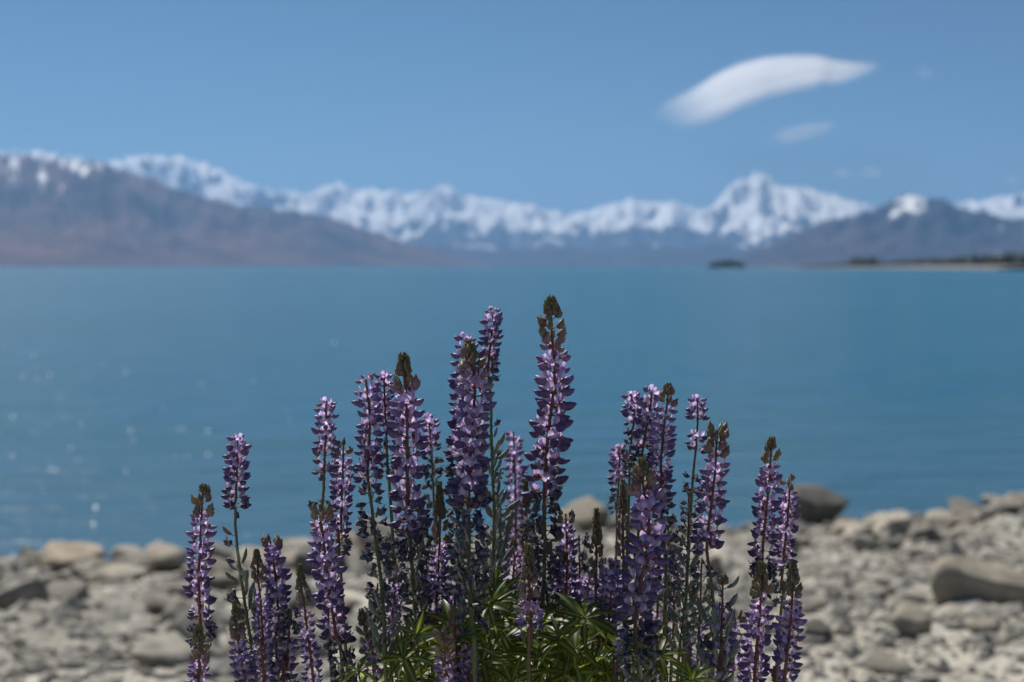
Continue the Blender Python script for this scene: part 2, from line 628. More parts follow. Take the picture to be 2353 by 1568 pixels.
rt = random.Random(11)
g = G()
for i in range(70):
    t = rt.uniform(0.03, 0.97)
    w = math.sin(math.pi * t)
    x = (1628 + 84 * t - 1176.5) / FU * 2050
    blob_crown(g, (x, 2050 + rt.uniform(-8, 20) * w, LAKE + 0.6), rt.uniform(2.2, 3.6), rt.uniform(7.5, 12.5) * (0.55 + 0.45 * w), rt)
o = link('island_trees', g.mesh('island_trees', [M_tree]))
tag(o, 'dark trees covering the small island in the lake', 'trees', kind='stuff')
g = G()
for i in range(900):
    u = rt.uniform(1835, 3100)
    D = max(700, 2000 - (u - 1790) * 1.15) + rt.uniform(120, 300)
    dens = 0.5 + 0.5 * math.sin(u * 0.02)
    hmax = 3.5 + max(0, (u - 1880)) * 0.018
    if 1945 < u < 2010: hmax += 6
    if u > 2310: hmax += 4
    hmax = min(hmax * 1.15, 14)
    h = hmax * rt.uniform(0.55, 1.15)
    x = (u - 1176.5) / FU * D
    blob_crown(g, (x, D, LAKE + 0.6 + min(3.4, (u - 1790) * 0.007)), h * rt.uniform(0.4, 0.7), h, rt)
o = link('shore_trees', g.mesh('shore_trees', [M_tree]))
tag(o, 'dark band of trees and scrub along the far shore', 'trees', kind='stuff')


# ------------------------------------------------------------------ clouds
def cloud_mat(name, dens):
    m, nt, out = newmat(name)
    a = N(nt, 'ShaderNodeAttribute', attribute_name='pale')
    geo = N(nt, 'ShaderNodeNewGeometry')
    nz = noise_tex(nt, geo.outputs['Position'], 0.0016, 4, 0.55)
    k = math_(nt, 'MULTIPLY', a.outputs['Fac'], maprange(nt, nz, 0.25, 0.75, 0.6, 1.35))
    k = math_(nt, 'MULTIPLY', k, dens)
    cl = N(nt, 'ShaderNodeClamp'); nt.links.new(k, cl.inputs[0])
    d = N(nt, 'ShaderNodeBsdfDiffuse'); d.inputs[0].default_value = (0.95, 0.95, 0.96, 1)
    t = N(nt, 'ShaderNodeBsdfTranslucent'); t.inputs[0].default_value = (0.95, 0.95, 0.96, 1)
    m1 = N(nt, 'ShaderNodeMixShader'); m1.inputs[0].default_value = 0.35
    nt.links.new(d.outputs[0], m1.inputs[1]); nt.links.new(t.outputs[0], m1.inputs[2])
    tr = N(nt, 'ShaderNodeBsdfTransparent')
    m2 = N(nt, 'ShaderNodeMixShader')
    nt.links.new(cl.outputs[0], m2.inputs[0]); nt.links.new(tr.outputs[0], m2.inputs[1]); nt.links.new(m1.outputs[0], m2.inputs[2])
    nt.links.new(m2.outputs[0], out.inputs['Surface'])
    return m


def cloud(name, top, bot, D, depth, mat, label, seed=0, rim=0.35, lean=0.0):
    """body between an upper and a lower outline (u, v), swelling towards the middle, thin at the rim"""
    u0, u1 = top[0][0], top[-1][0]
    n, mrow = 64, 22
    vs, fs, pal = [], [], []
    for side in (-1, 1):
        for i in range(n + 1):
            s = i / n
            s2 = 0.5 - 0.5 * math.cos(math.pi * s)
            u = u0 + (u1 - u0) * s2
            vt, vb = interp(top, u), interp(bot, u)
            for j in range(mrow + 1):
                q = j / mrow
                q2 = 0.5 - 0.5 * math.cos(math.pi * q)
                v = vt + (vb - vt) * q2
                e = 4 * s2 * (1 - s2)
                f = 4 * q2 * (1 - q2)
                th = math.sqrt(max(0, f)) * min(1, e * 2.2) ** 0.6
                nz = 1 + 0.12 * noise.noise(Vector((u * 0.012, v * 0.03, seed)))
                # the top leans away from the viewer, the belly towards
                p = at(u, v, D + side * depth * th * nz * 0.5 + lean * (0.5 - q2))
                vs.append(p)
                edge = min(1, e / rim * 0.9) * min(1, f / (rim * (0.45 + 1.1 * q2))) * (min(1, 0.25 + s2 * 2.6) if lean else 1)
                # upper edge denser, lower edge wispier
                pal.append(max(0, min(1, edge)) ** (1.0 + 0.7 * q2))
    a = mrow + 1
    for b in (0, (n + 1) * a):
        for i in range(n):
            for j in range(mrow):
                f = (b + i * a + j, b + (i + 1) * a + j, b + (i + 1) * a + j + 1, b + i * a + j + 1)
                fs.append(f if b else f[::-1])
    o = link(name, mesh(name, vs, fs, [mat], attrs={'pale': pal}))
    tag(o, label, 'cloud')
    return o


cloud('cloud', [(1488, 276), (1520, 238), (1560, 216), (1600, 196), (1650, 165), (1700, 143), (1760, 128), (1820, 124), (1880, 126), (1920, 136), (1960, 142), (2000, 144), (2030, 150)],
      [(1488, 284), (1520, 296), (1560, 304), (1600, 302), (1650, 286), (1700, 260), (1760, 236), (1820, 220), (1870, 210), (1890, 200), (1915, 204), (1960, 190), (2000, 172), (2030, 156)],
      20000, 900, cloud_mat('lens_cloud', 1.05), 'long white lens-shaped cloud, the biggest one, high above the right-hand mountains', 1.0, rim=0.8, lean=3200)
cm2 = cloud_mat('wisp_cloud', 0.34)
cm3 = cloud_mat('small_cloud', 0.55)
cloud('cloud', [(1765, 322), (1800, 298), (1850, 286), (1900, 281), (1932, 278)], [(1765, 328), (1800, 334), (1850, 326), (1900, 306), (1932, 284)],
      21000, 300, cm2, 'faint slanting wisp of cloud just below the big lens-shaped cloud', 4.0, rim=0.7)
cloud('cloud', [(1908, 398), (1936, 384), (1964, 398)], [(1908, 402), (1936, 414), (1964, 402)], 35000, 250, cm3,
      'small round puff, the smaller of two side by side above the snow peaks', 6.0, rim=0.9)
cloud('cloud', [(1968, 396), (2002, 380), (2042, 396)], [(1968, 402), (2002, 414), (2042, 402)], 35000, 300, cm3,
      'small oval puff beside a rounder one, above the grey hill', 7.0, rim=0.9)
cloud('cloud', [(2296, 414), (2325, 402), (2352, 414)], [(2296, 418), (2325, 430), (2352, 418)], 35000, 250, cm2,
      'tiny faint puff of cloud close to the right edge of the sky', 8.0, rim=0.9)
cloud('cloud', [(2095, 168), (2125, 152), (2158, 168)], [(2095, 172), (2125, 188), (2158, 172)], 21000, 250, cloud_mat('trace_cloud', 0.12),
      'barely visible shred of cloud just past the pointed tip of the big cloud', 9.0, rim=0.9)

# ------------------------------------------------------------------ haze
mh, nt, out = newmat('haze')
pv = N(nt, 'ShaderNodeVolumePrincipled')
pv.inputs['Color'].default_value = (0.29, 0.56, 1.0, 1)
pv.inputs['Density'].default_value = 4.5e-5
pv.inputs['Anisotropy'].default_value = 0.2
nt.links.new(pv.outputs[0], out.inputs['Volume'])
bx = [(-44900, 44900), (-29000, 32500), (LAKE - 3.2, 1650)]
vs = [(bx[0][i], bx[1][j], bx[2][k]) for i in (0, 1) for j in (0, 1) for k in (0, 1)]
fs = [(0, 1, 3, 2), (4, 6, 7, 5), (0, 4, 5, 1), (2, 3, 7, 6), (0, 2, 6, 4), (1, 5, 7, 3)]
tag(link('haze', mesh('haze', vs, fs, [mh], smooth=False)), kind='stuff')


# ------------------------------------------------------------------ stones
def stone_mesh(name, seed, sub=3, cuts=13, mat=M_rock):
    r = random.Random(seed)
    import bmesh
    bm = bmesh.new()
    bmesh.ops.create_icosphere(bm, subdivisions=sub, radius=1.0)
    planes = []
    for i in range(cuts):
        n = Vector((r.gauss(0, 1), r.gauss(0, 1), r.gauss(0, 1))).normalized()
        planes.append((n, r.uniform(0.46, 0.82)))
    planes.append((Vector((r.uniform(-.3, .3), r.uniform(-.5, -.15), 0.93)).normalized(), r.uniform(0.30, 0.48)))
    planes.append((Vector((r.uniform(-.4, .4), -1, -0.35)).normalized(), r.uniform(0.45, 0.6)))
    for v in bm.verts:
        p = v.co.copy()
        for n, d in planes:
            k = p.dot(n) - d
            if k > 0:
                p -= n * k * 0.98
        if p.z < 0: p.x *= 1 + 0.3 * p.z; p.y *= 1 + 0.3 * p.z
        p *= 1 + 0.10 * noise.noise(p * 1.7 + Vector((seed, 0, 0))) + 0.04 * noise.noise(p * 5 + Vector((seed, 0, 0)))
        v.co = p
    me = bpy.data.meshes.new(name)
    bm.to_mesh(me); bm.free()
    me.materials.append(mat)
    me.polygons.foreach_set('use_smooth', [True] * len(me.polygons))
    return me


stone_meshes = [stone_mesh('boulder', i + 1) for i in range(12)]
rs = random.Random(21)
named = [
    # u, v(bottom), width u, height u, colour, rot, label
    (2290, 1412, 250, 128, (1.0, 0.94, 0.86), 0.3, 'biggest boulder on the beach, rounded and tan, cut by the right edge of the picture'),
    (1893, 1212, 165, 90, (0.55, 0.55, 0.55), 1.2, 'big dark wedge-shaped boulder at the waterline beside the tall lupins on the right'),
    (2252, 1140, 92, 34, (0.9, 0.86, 0.8), 0.0, 'flat-topped boulder standing alone against the water at the far right'),
    (2045, 1232, 130, 62, (0.95, 0.93, 0.9), 2.1, 'slanting pale boulder with dark shaded face, next to the dark wedge-shaped boulder'),
    (2175, 1212, 105, 40, (1.05, 1.02, 0.96), 0.7, 'pale slab near the water below the lone flat-topped boulder'),
    (1352, 1215, 140, 80, (1.05, 1.0, 0.9), 0.4, 'pale rounded boulder at the waterline behind the tallest lupin spike'),
    (2120, 1150, 60, 22, (0.7, 0.7, 0.7), 0.4, 'small dark rock touching the water on the right side of the beach'),
    (150, 1318, 175, 78, (1.15, 1.02, 0.88), 0.9, 'warm sandy boulder peaking above the waterline at the left'),
    (30, 1412, 170, 90, (0.7, 0.7, 0.7), 2.6, 'large grey boulder cut by the left edge of the picture'),
    (150, 1400, 130, 70, (0.6, 0.6, 0.6), 1.7, 'dark boulder in shade beside the large grey one at the left edge'),
    (262, 1345, 170, 50, (1.1, 1.08, 1.0), 0.2, 'long pale slab with a dark shadow under it in the left part of the beach'),
    (368, 1545, 215, 75, (0.95, 0.95, 0.92), 0.1, 'broad slab with pale top and dark front, lower left, beside the leftmost lupin'),
    (655, 1262, 190, 40, (1.15, 1.12, 1.02), 0.0, 'long pale ledge at the waterline behind the second group of lupins'),
    (420, 1252, 110, 34, (0.95, 0.92, 0.85), 1.3, 'low rock on the waterline just left of the leftmost lupin'),
    (300, 1248, 90, 28, (0.8, 0.78, 0.74), 1.3, 'dark low rock on the waterline between sandy boulder and leftmost lupin'),
    (1690, 1195, 120, 46, (0.7, 0.7, 0.68), 0.5, 'dark rock at the waterline between the two right-hand lupin groups'),
    (2000, 1178, 90, 30, (1.05, 1.02, 0.96), 2.0, 'small pale rock lying at the water edge right of the dark wedge-shaped boulder'),
    (2330, 1185, 110, 50, (1.0, 0.98, 0.92), 0.9, 'pale rock near the water cut by the right edge of the picture'),
    (1880, 1480, 95, 55, (0.55, 0.55, 0.55), 0.9, 'dark stone low on the beach, just right of the rightmost lupins'),
    (2100, 1400, 62, 36, (0.5, 0.5, 0.52), 0.4, 'small dark stone on gravel left of the biggest boulder'),
    (1975, 1245, 100, 42, (1.05, 1.03, 0.98), 0.6, 'pale stone in front of the dark wedge-shaped boulder'),
    (2270, 1460, 90, 48, (1.0, 0.97, 0.9), 1.6, 'pale stone in front of the biggest boulder'),
    (205, 1480, 110, 40, (0.85, 0.85, 0.84), 1.1, 'grey stone above the broad slab in the lower left'),
    (2050, 1560, 150, 48, (0.8, 0.78, 0.72), 0.2, 'grey stone at the bottom edge of the picture, right of all lupins'),
    (90, 1500, 130, 42, (1.05, 1.02, 0.95), 0.5, 'pale flat stone low in the left corner of the beach'),
]
taken = []


def put_stone(p, w, h, dp, colr, rot, i, tilt=0.12, sink=0.22):
    o = link('boulder', stone_meshes[i % len(stone_meshes)])
    o.scale = (w / 2 / 0.80, dp / 2 / 0.80, h / 2 / 0.74)
    o.rotation_euler = (rs.uniform(-tilt, tilt), rs.uniform(-tilt, tilt), rot)
    o.location = (p[0], p[1], p[2] + h * (0.5 - sink))
    o.color = (*colr, 1)
    taken.append((p[0], p[1], max(w, dp) / 2))
    return o


for i, (u, v, w, h, c, rot, lab) in enumerate(named):
    p, D = ground_hit(u, v)
    wm_ = w / FU * D * 0.9
    hm = h / FU * D * 1.32
    dpm = wm_ * 0.75
    p = p + Vector((0, dpm * 0.35, 0))
    p.z = ground_z(p.x, p.y)
    o = put_stone(p, wm_, hm, dpm, c, (rot % 0.7) - 0.35, i)
    tag(o, lab, 'boulder', 'boulders and stones on the lake beach')


def free(x, y, r, k=0.75):
    return all((x - a) ** 2 + (y - b) ** 2 > ((r + c) * k) ** 2 for a, b, c in taken)


cnt, tries = 0, 0
while cnt < 270 and tries < 9000:
    tries += 1
    if rs.random() < 0.42:
        x = rs.uniform(-8.0, 10.0)
        y = shore_y(x) - abs(rs.gauss(0, 2.4)) + 0.25
        w = rs.uniform(0.14, 0.46) * (1.15 if y > shore_y(x) - 2 else 1)
    else:
        y = rs.uniform(6.8, 16.5)
        x = rs.uniform(-0.42, 0.42) * y + rs.uniform(-0.3, 0.3)
        w = rs.uniform(0.09, 0.30) * (0.6 + y / 22)
    if y > shore_y(x) + 0.3 or not free(x, y, w / 2):
        continue
    if x < -1 and rs.random() < 0.25: w *= 1.4
    br = rs.uniform(0.42, 1.1)
    wrm = rs.uniform(0.94, 1.10)
    o = put_stone((x, y, ground_z(x, y)), w, w * rs.uniform(0.5, 0.95), w * rs.uniform(0.55, 0.95), (br * wrm, br, br / wrm * 0.99), rs.uniform(-0.8, 0.8), rs.randrange(12), 0.25)
    tag(o, 'loose grey stone, one of many scattered over the blurred beach', 'stone', 'loose stones scattered over the beach')
    o.name = 'stone'
    cnt += 1

# pebbles: one joined mesh
rp = np.random.RandomState(5)
import bmesh
bm = bmesh.new(); bmesh.ops.create_icosphere(bm, subdivisions=1, radius=1.0)
bv = np.array([v.co[:] for v in bm.verts]); bf = np.array([[v.index for v in f.verts] for f in bm.faces]); bm.free()
NP = 19000
V = np.zeros((NP, len(bv), 3)); PAL = np.zeros((NP, len(bv)))
k = 0
while k < NP:
    y = rp.uniform(5.5, 21)
    x = rp.uniform(-0.46, 0.46) * y
    if y > shore_y(x) + 0.3:
        continue
    s = 0.016 + 0.055 * rp.rand() ** 2.5
    sand = noise.noise(Vector((x * 0.55, y * 0.3, 4.4)))
    if rp.rand() < (0.13 if sand < -0.05 else 0.03): s = rp.uniform(0.045, 0.13)
    if sand > 0.12 and s > 0.02 and rp.rand() < 0.8: continue
    q = bv * (1 + 0.15 * rp.randn(len(bv), 1)) * np.array([s * rp.uniform(0.9, 1.5), s, s * rp.uniform(0.45, 1.0)])
    a = rp.uniform(0, 6.28)
    c_, s_ = math.cos(a), math.sin(a)
    q = q @ np.array([[c_, s_, 0], [-s_, c_, 0], [0, 0, 1]])
    V[k] = q + np.array([x, y, ground_z(x, y) + s * 0.18])
    PAL[k, :] = max(0, rp.uniform(-1.6, 0.9))
    k += 1
F = (bf[None] + (np.arange(NP) * len(bv))[:, None, None]).reshape(-1, 3)
me = bpy.data.meshes.new('pebbles')
me.from_pydata(V.reshape(-1, 3).tolist(), [], F.tolist())
me.materials.append(M_pebble)
a = me.attributes.new('pale', 'FLOAT', 'POINT'); a.data.foreach_set('value', PAL.reshape(-1))
tag(link('pebbles', me), 'grey gravel and pebbles covering the lake beach', 'gravel', kind='stuff')

# ------------------------------------------------------------------ foam flecks: white bumps added in place of sun glints
m, nt, out = newmat('glint_fleck')
p_ = N(nt, 'ShaderNodeBsdfPrincipled'); p_.inputs['Base Color'].default_value = (0.85, 0.88, 0.9, 1); p_.inputs['Roughness'].default_value = 0.25
nt.links.new(p_.outputs[0], out.inputs['Surface'])
g = G()
flecks = [(220, 1168, 1), (215, 1205, .8), (210, 1252, .45), (30, 1278, .5), (30, 960, .5), (28, 1048, .4), (300, 990, .55), (307, 1012, .35), (478, 992, .5), (478, 1046, .55),
          (290, 1085, .5), (162, 1030, .35), (118, 1068, .25), (115, 862, .4), (52, 866, .3), (85, 872, .25), (77, 818, .3), (289, 855, .35), (768, 788, .4), (463, 882, .3), (583, 876, .3),
          (187, 975, .3), (430, 1048, .3), (402, 1050, .2), (655, 945, .25), (665, 968, .3), (568, 1230, .4), (237, 840, .2), (420, 985, .2), (375, 940, .2), (350, 1160, .2), (100, 1130, .2)]
for (u, v, b) in flecks:
    d = at(u, v, 1.0) - Vector((0, 0, CAM_Z))
    t = (LAKE - CAM_Z) / d.z
    p = Vector((0, 0, CAM_Z)) + d * t
    s = 0.0095 * b ** 0.75 * t / 10
    tilt = Vector((-0.18, 0.1, 1)).normalized()
    n = 7
    ring = [p + Vector((math.cos(2 * math.pi * k / n) * s * 1.5, math.sin(2 * math.pi * k / n) * s * 2.5, 0.0)) for k in range(n)]
    top = p + Vector((0, 0, s * 2.2))
    g.add(ring + [top], [(k, (k + 1) % n, n) for k in range(n)])
tag(link('glint_flecks', g.mesh('glint_flecks', [m])), 'tiny bright flecks of foam standing in for sun sparkle on the lake', 'glint', kind='stuff')

#LUPINS
# ------------------------------------------------------------------ lupins: petals, buds, pods (metres)
MM = 0.001


def sc(g):
    g.v = [v * MM for v in g.v]
    return g


def flower_base(seed):
    r = random.Random(seed)
    g = G()
    zz = r.uniform(0.5, 2.0)
    g.tube([(-1.0, 0, -0.6), (2.5, 0, 0.5), (6.2, 0, zz)], [0.62, 0.5, 0.6], 4, 0, [1, 1, 0.6])
    # two-lipped calyx
    rings = []
    for k, (x, ry, rz) in enumerate([(5.4, 0.7, 0.8), (6.8, 1.6, 1.8), (8.6, 2.1, 2.6), (10.4, 1.7, 1.3)]):
        rings.append([Vector((x, math.cos(a) * ry, zz + 0.3 + math.sin(a) * rz)) for a in [2 * math.pi * q / 6 for q in range(6)]])
    g.loft(rings, 0, 0.12)
    return sc(g).mesh('flower', [M_calyx])


def wing_mesh(seed, fat=1.0, L=12.0, name='wing_petal', mat=None, crumple=0.0):
    """the two fused wings round the keel: a boat-shaped pouch with an upturned beak"""
    r = random.Random(seed)
    g = G()
    rings, pal = [], []
    n, m = 9, 9
    tipup = r.uniform(0.8, 3.8)
    fat *= r.uniform(0.85, 1.1)
    for i in range(m):
        t = i / (m - 1)
        x = 7.0 + L * t
        prof = max(0.03, (math.sin(math.pi * min(1, t * 0.88 + 0.09)) ** 0.55))
        if t > 0.85: prof *= 1 - (t - 0.85) * 3.4
        hy = 3.7 * fat * prof
        low = -5.4 * fat * prof * (1 - 0.25 * t)
        up = 2.7 * fat * prof * (1 - 0.35 * t)
        zc = 0.9 + tipup * t * t
        ring = []
        for q in range(n):
            a = 2 * math.pi * q / n + math.pi / 2
            cx, cz = math.cos(a), math.sin(a)
            y = hy * cx * (0.9 + 0.1 * abs(cz))
            z = (up if cz > 0 else -low) * cz
            j = crumple * r.uniform(-1, 1)
            ring.append(Vector((x + crumple * r.uniform(-1.4, 1.4), y * (1 + j * 0.6), zc + z * (1 + j * 0.6))))
            pal.append(max(0, 0.75 - 2.1 * t) * 0.6 + (0.22 if cz > 0.6 and t < 0.8 else 0) + (0.08 if abs(cx) > 0.8 else 0) * math.sin(math.pi * t) + r.uniform(0, .05))  # pale upper and side rims paint sunlit petal edges into the colour
        rings.append(ring)
    g.loft(rings, 0, pal)
    return sc(g).mesh(name, [mat or M_wing])


def banner_mesh(seed, open_=1.0, name='banner_petal'):
    """the standard: a broad upright petal, folded along its middle, its sides swept back"""
    r = random.Random(seed)
    g = G()
    n, m = 7, 7
    ang = math.radians(r.uniform(40, 56) * open_ + 6)
    vs, fs, pal = [], [], []
    for i in range(m):
        t = i / (m - 1)
        bend = ang + 0.55 * (t - 0.5)
        x = 6.4 + 10.5 * t * math.cos(bend)
        z = 2.0 + 10.5 * t * math.sin(bend)
        w = 6.6 * (math.sin(math.pi * (0.12 + 0.80 * t)) ** 0.75) * (0.75 + 0.25 * open_)
        for j in range(n):
            s = -1 + 2 * j / (n - 1)
            back = 3.6 * abs(s) ** 1.5 * (0.4 + 0.9 * t) + 0.5 * (abs(s) < 0.1)
            vs.append(Vector((x - math.sin(ang) * back + r.uniform(-.25, .25), w * s * 0.86, z + math.cos(ang) * back * 0.55 + r.uniform(-.25, .25))))
            d = math.hypot((t - 0.48) / 0.38, s / 0.55)
            pal.append(min(0.95, max(0.12, 1.35 - d)))  # the petal's white patch, enlarged to paint in sun highlights too
    for i in range(m - 1):
        for j in range(n - 1):
            fs.append((i * n + j, i * n + j + 1, (i + 1) * n + j + 1, (i + 1) * n + j))
    g.add(vs, fs, 0, pal)
    return sc(g).mesh(name, [M_banner])


def bud_mesh(seed, size=1.0, up=50, stalk=5.0, openb=0.0):
    """closed bud on its stalk: a pointed curved pouch, its calyx round the lower half"""
    r = random.Random(seed)
    g = G()
    a = math.radians(up)
    d = Vector((math.cos(a), 0, math.sin(a)))
    e = Vector((-math.sin(a), 0, math.cos(a)))
    b = Vector((stalk, 0, stalk * 0.18))
    g.tube([(-0.8, 0, -0.5), b * 0.6 + Vector((0, 0, -0.4)), b + d * 0.8], [0.6, 0.5, 0.6], 4, 0, 0.15 if False else [0.0, 0.0, 0.1])
    rings, pal = [], []
    L = 13.0 * size
    for i in range(8):
        t = i / 7
        pr = math.sin(math.pi * min(1, t * 0.9 + 0.10)) ** 0.8 * (1 - 0.45 * max(0, t - 0.5) / 0.5)
        if i == 7: pr = 0.06
        rad = 4.3 * size * pr
        c = b + d * (L * t) + e * (4.0 * size * t * t - 1.8 * size * math.sin(math.pi * t))
        ring = []
        for q in range(7):
            g_ = 2 * math.pi * q / 7
            ring.append(c + Vector((0, 1, 0)) * math.cos(g_) * rad * 0.78 + e * math.sin(g_) * rad * 1.12)
            pal.append(max(0, (0.9 if math.sin(g_) > 0.5 else 0.15) * (1 - abs(t - 0.6) * 1.4)) * 0.8)
        rings.append(ring)
    g.loft(rings, 0, pal)
    # narrow dark sepals hugging the bud
    for sgn in (-1, 1):
        c0 = b + d * (0.6 * size) - e * 1.6 * size
        c1 = b + d * (L * 0.5) - e * 3.9 * size + Vector((0, sgn * 1.2 * size, 0))
        c2 = b + d * (L * 0.85) - e * 2.7 * size + Vector((0, sgn * .8 * size, 0))
        g.tube([c0, c1, c2], [1.1 * size, 0.8 * size, 0.15], 4, 0, 0.0)
    return sc(g).mesh('bud', [M_bud])


def wither_mesh(seed):
    """spent flower: shrivelled hanging petals with a curled thread and pointed scraps"""
    r = random.Random(seed)
    g = G()
    g.tube([(-0.8, 0, -0.5), (2.5, 0, 0.6), (6.2, 0, 0.8)], [0.6, 0.5, 0.6], 4, 0, 0.4)
    sag = r.uniform(-0.9, 0.25)
    L = r.uniform(9, 13)
    rings, pal = [], []
    for i in range(6):
        t = i / 5
        pr = (math.sin(math.pi * min(1, t * 0.9 + 0.1)) ** 0.6)
        c = Vector((6 + L * t * math.cos(sag), r.uniform(-.8, .8), 0.8 + L * t * math.sin(sag)))
        ring = []
        for q in range(7):
            a = 2 * math.pi * q / 7
            k = r.uniform(0.45, 1.35)
            ring.append(c + Vector((r.uniform(-1.6, 1.6), math.cos(a) * 2.3 * pr * k, math.sin(a) * 4.0 * pr * k)))
            pal.append(max(0, r.uniform(-0.9, 0.75)))
        rings.append(ring)
    g.loft(rings, 0, pal)
    for k in range(4):
        b = Vector((r.uniform(7, 13), r.uniform(-2, 2), r.uniform(-2.5, 2.5)))
        tip = b + Vector((r.uniform(2, 7), r.uniform(-4, 4), r.uniform(-2, 8)))
        side = Vector((r.uniform(-1, 1), r.uniform(-1, 1), r.uniform(-1, 1))).normalized() * r.uniform(1.5, 2.6)
        mid = (b + tip) / 2 + Vector((0, 0, r.uniform(-1, 1.4)))
        g.add([b - side * .6, b + side * .6, mid + side, mid - side, tip], [(0, 1, 2, 3), (3, 2, 4)], 0, [r.uniform(0, .6)] * 5)
    p = Vector((11, 0, 1))
    th = [p]
    dd = Vector((r.uniform(.3, 1), r.uniform(-1, 1), r.uniform(0, 1))).normalized()
    for k in range(4):
        p = p + dd * 2.2
        dd = (dd + Vector((-0.35, r.uniform(-.3, .3), 0.55))).normalized()
        th.append(p)
    g.tube(th, 0.16, 3, 0, 0.9, cap=False) if False else g.tube(th, 0.16, 3, 0, [0.9] * len(th), cap=False)
    return sc(g).mesh('withered_flower', [M_wither])


def pod_mesh(seed):
    """young downy pod, dried petals at its foot, thread-like style at its tip"""
    r = random.Random(seed)
    g = G()
    a = math.radians(r.uniform(38, 66))
    d = Vector((math.cos(a), 0, math.sin(a)))
    e = Vector((-math.sin(a), 0, math.cos(a)))
    b = Vector((4.5, 0, 0.8))
    g.tube([(-0.8, 0, -0.6), (2, 0, 0), b + d], [0.7, 0.6, 0.7], 4, 0, 0.2)
    L = r.uniform(15, 21)
    rings, pal = [], []
    bow = r.uniform(0.5, 3.0)
    for i in range(9):
        t = i / 8
        pr = max(0.05, math.sin(math.pi * min(1, t * 0.93 + 0.05)) ** 0.5) * (1 + 0.05 * math.sin(t * 22))
        c = b + d * L * t - e * bow * math.sin(math.pi * t)
        ring = []
        for q in range(8):
            g_ = 2 * math.pi * q / 8
            ring.append(c + Vector((0, 1, 0)) * math.cos(g_) * 1.7 * pr + e * math.sin(g_) * 3.0 * pr)
            pal.append(0.15 + (0.5 if abs(math.sin(g_)) > 0.8 else 0) + r.uniform(0, .1))
        rings.append(ring)
    g.loft(rings, 0, pal)
    tip = b + d * L
    g.tube([tip, tip + d * 2.5 + e, tip + d * 3.5 + e * 4], [0.3, 0.2, 0.1], 3, 0, 0.6)
    # downy rim of fine hairs
    for k in range(60):
        t = r.uniform(0.06, 0.96)
        g_ = r.uniform(0, 6.28)
        pr = math.sin(math.pi * (t * 0.93 + 0.05)) ** 0.5
        o_ = Vector((0, 1, 0)) * math.cos(g_) * 1.7 * pr + e * math.sin(g_) * 3.0 * pr
        c = b + d * L * t - e * bow * math.sin(math.pi * t) + o_
        n_ = o_.normalized()
        h = n_ * r.uniform(0.5, 1.0) + d * 0.4
        g.add([c - d * 0.12, c + d * 0.12, c + h], [(0, 1, 2)], 0, 0.9)
    # dried petals
    for k in range(2):
        bb = b + d * r.uniform(0, 3)
        tp = bb + Vector((r.uniform(1, 6), r.uniform(-3, 3), r.uniform(-4, 2)))
        sd_ = Vector((0, r.uniform(1, 2), r.uniform(-1, 1)))
        g.add([bb - sd_, bb + sd_, tp], [(0, 1, 2)], 1, 0.1)
    return mesh('seed_pod', sc(g).v, g.f, [M_pod, M_wither], True, g.m, {'pale': g.a})


FB = [flower_base(i) for i in range(3)]
WG = [wing_mesh(i, r_) for i, r_ in ((1, 1.0), (2, 0.92), (3, 1.1), (4, 0.86), (5, 1.03))]
BN = [banner_mesh(i, o_) for i, o_ in ((1, 1.0), (2, 0.85), (3, 1.15), (4, 0.95), (5, 0.7))]
WGW = [wing_mesh(i + 20, 0.8, 10.5, crumple=0.3) for i in range(3)]
BD = [bud_mesh(i, 1.0, up) for i, up in ((1, 42), (2, 55), (3, 34), (4, 60))]
BT = [bud_mesh(i + 9, 0.66, up, 1.9) for i, up in ((1, 66), (2, 72), (3, 60))]
WT = [wither_mesh(i) for i in range(8)]
PD = [pod_mesh(i) for i in range(5)]

PCX, PCY = 0.03, 1.56       # where the clump is rooted


def mixv(a, b, t):
    t = max(0, min(1, t))
    return [x + (y - x) * t for x, y in zip(a, b)]


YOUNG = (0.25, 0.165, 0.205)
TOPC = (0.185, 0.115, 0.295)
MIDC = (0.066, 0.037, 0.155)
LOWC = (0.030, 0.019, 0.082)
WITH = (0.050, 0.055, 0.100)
BUDC = (0.150, 0.108, 0.082)
TIPC = (0.120, 0.108, 0.042)
PODC = (0.105, 0.125, 0.095)


def catmull(P, s):
    n = len(P) - 1
    i = min(int(s), n - 1)
    t = s - i
    p0, p1, p2, p3 = P[max(i - 1, 0)], P[i], P[i + 1], P[min(i + 2, n)]
    return 0.5 * ((2 * p1) + (p2 - p0) * t + (2 * p0 - 5 * p1 + 4 * p2 - p3) * t * t + (3 * p1 - p0 - 3 * p2 + p3) * t ** 3)


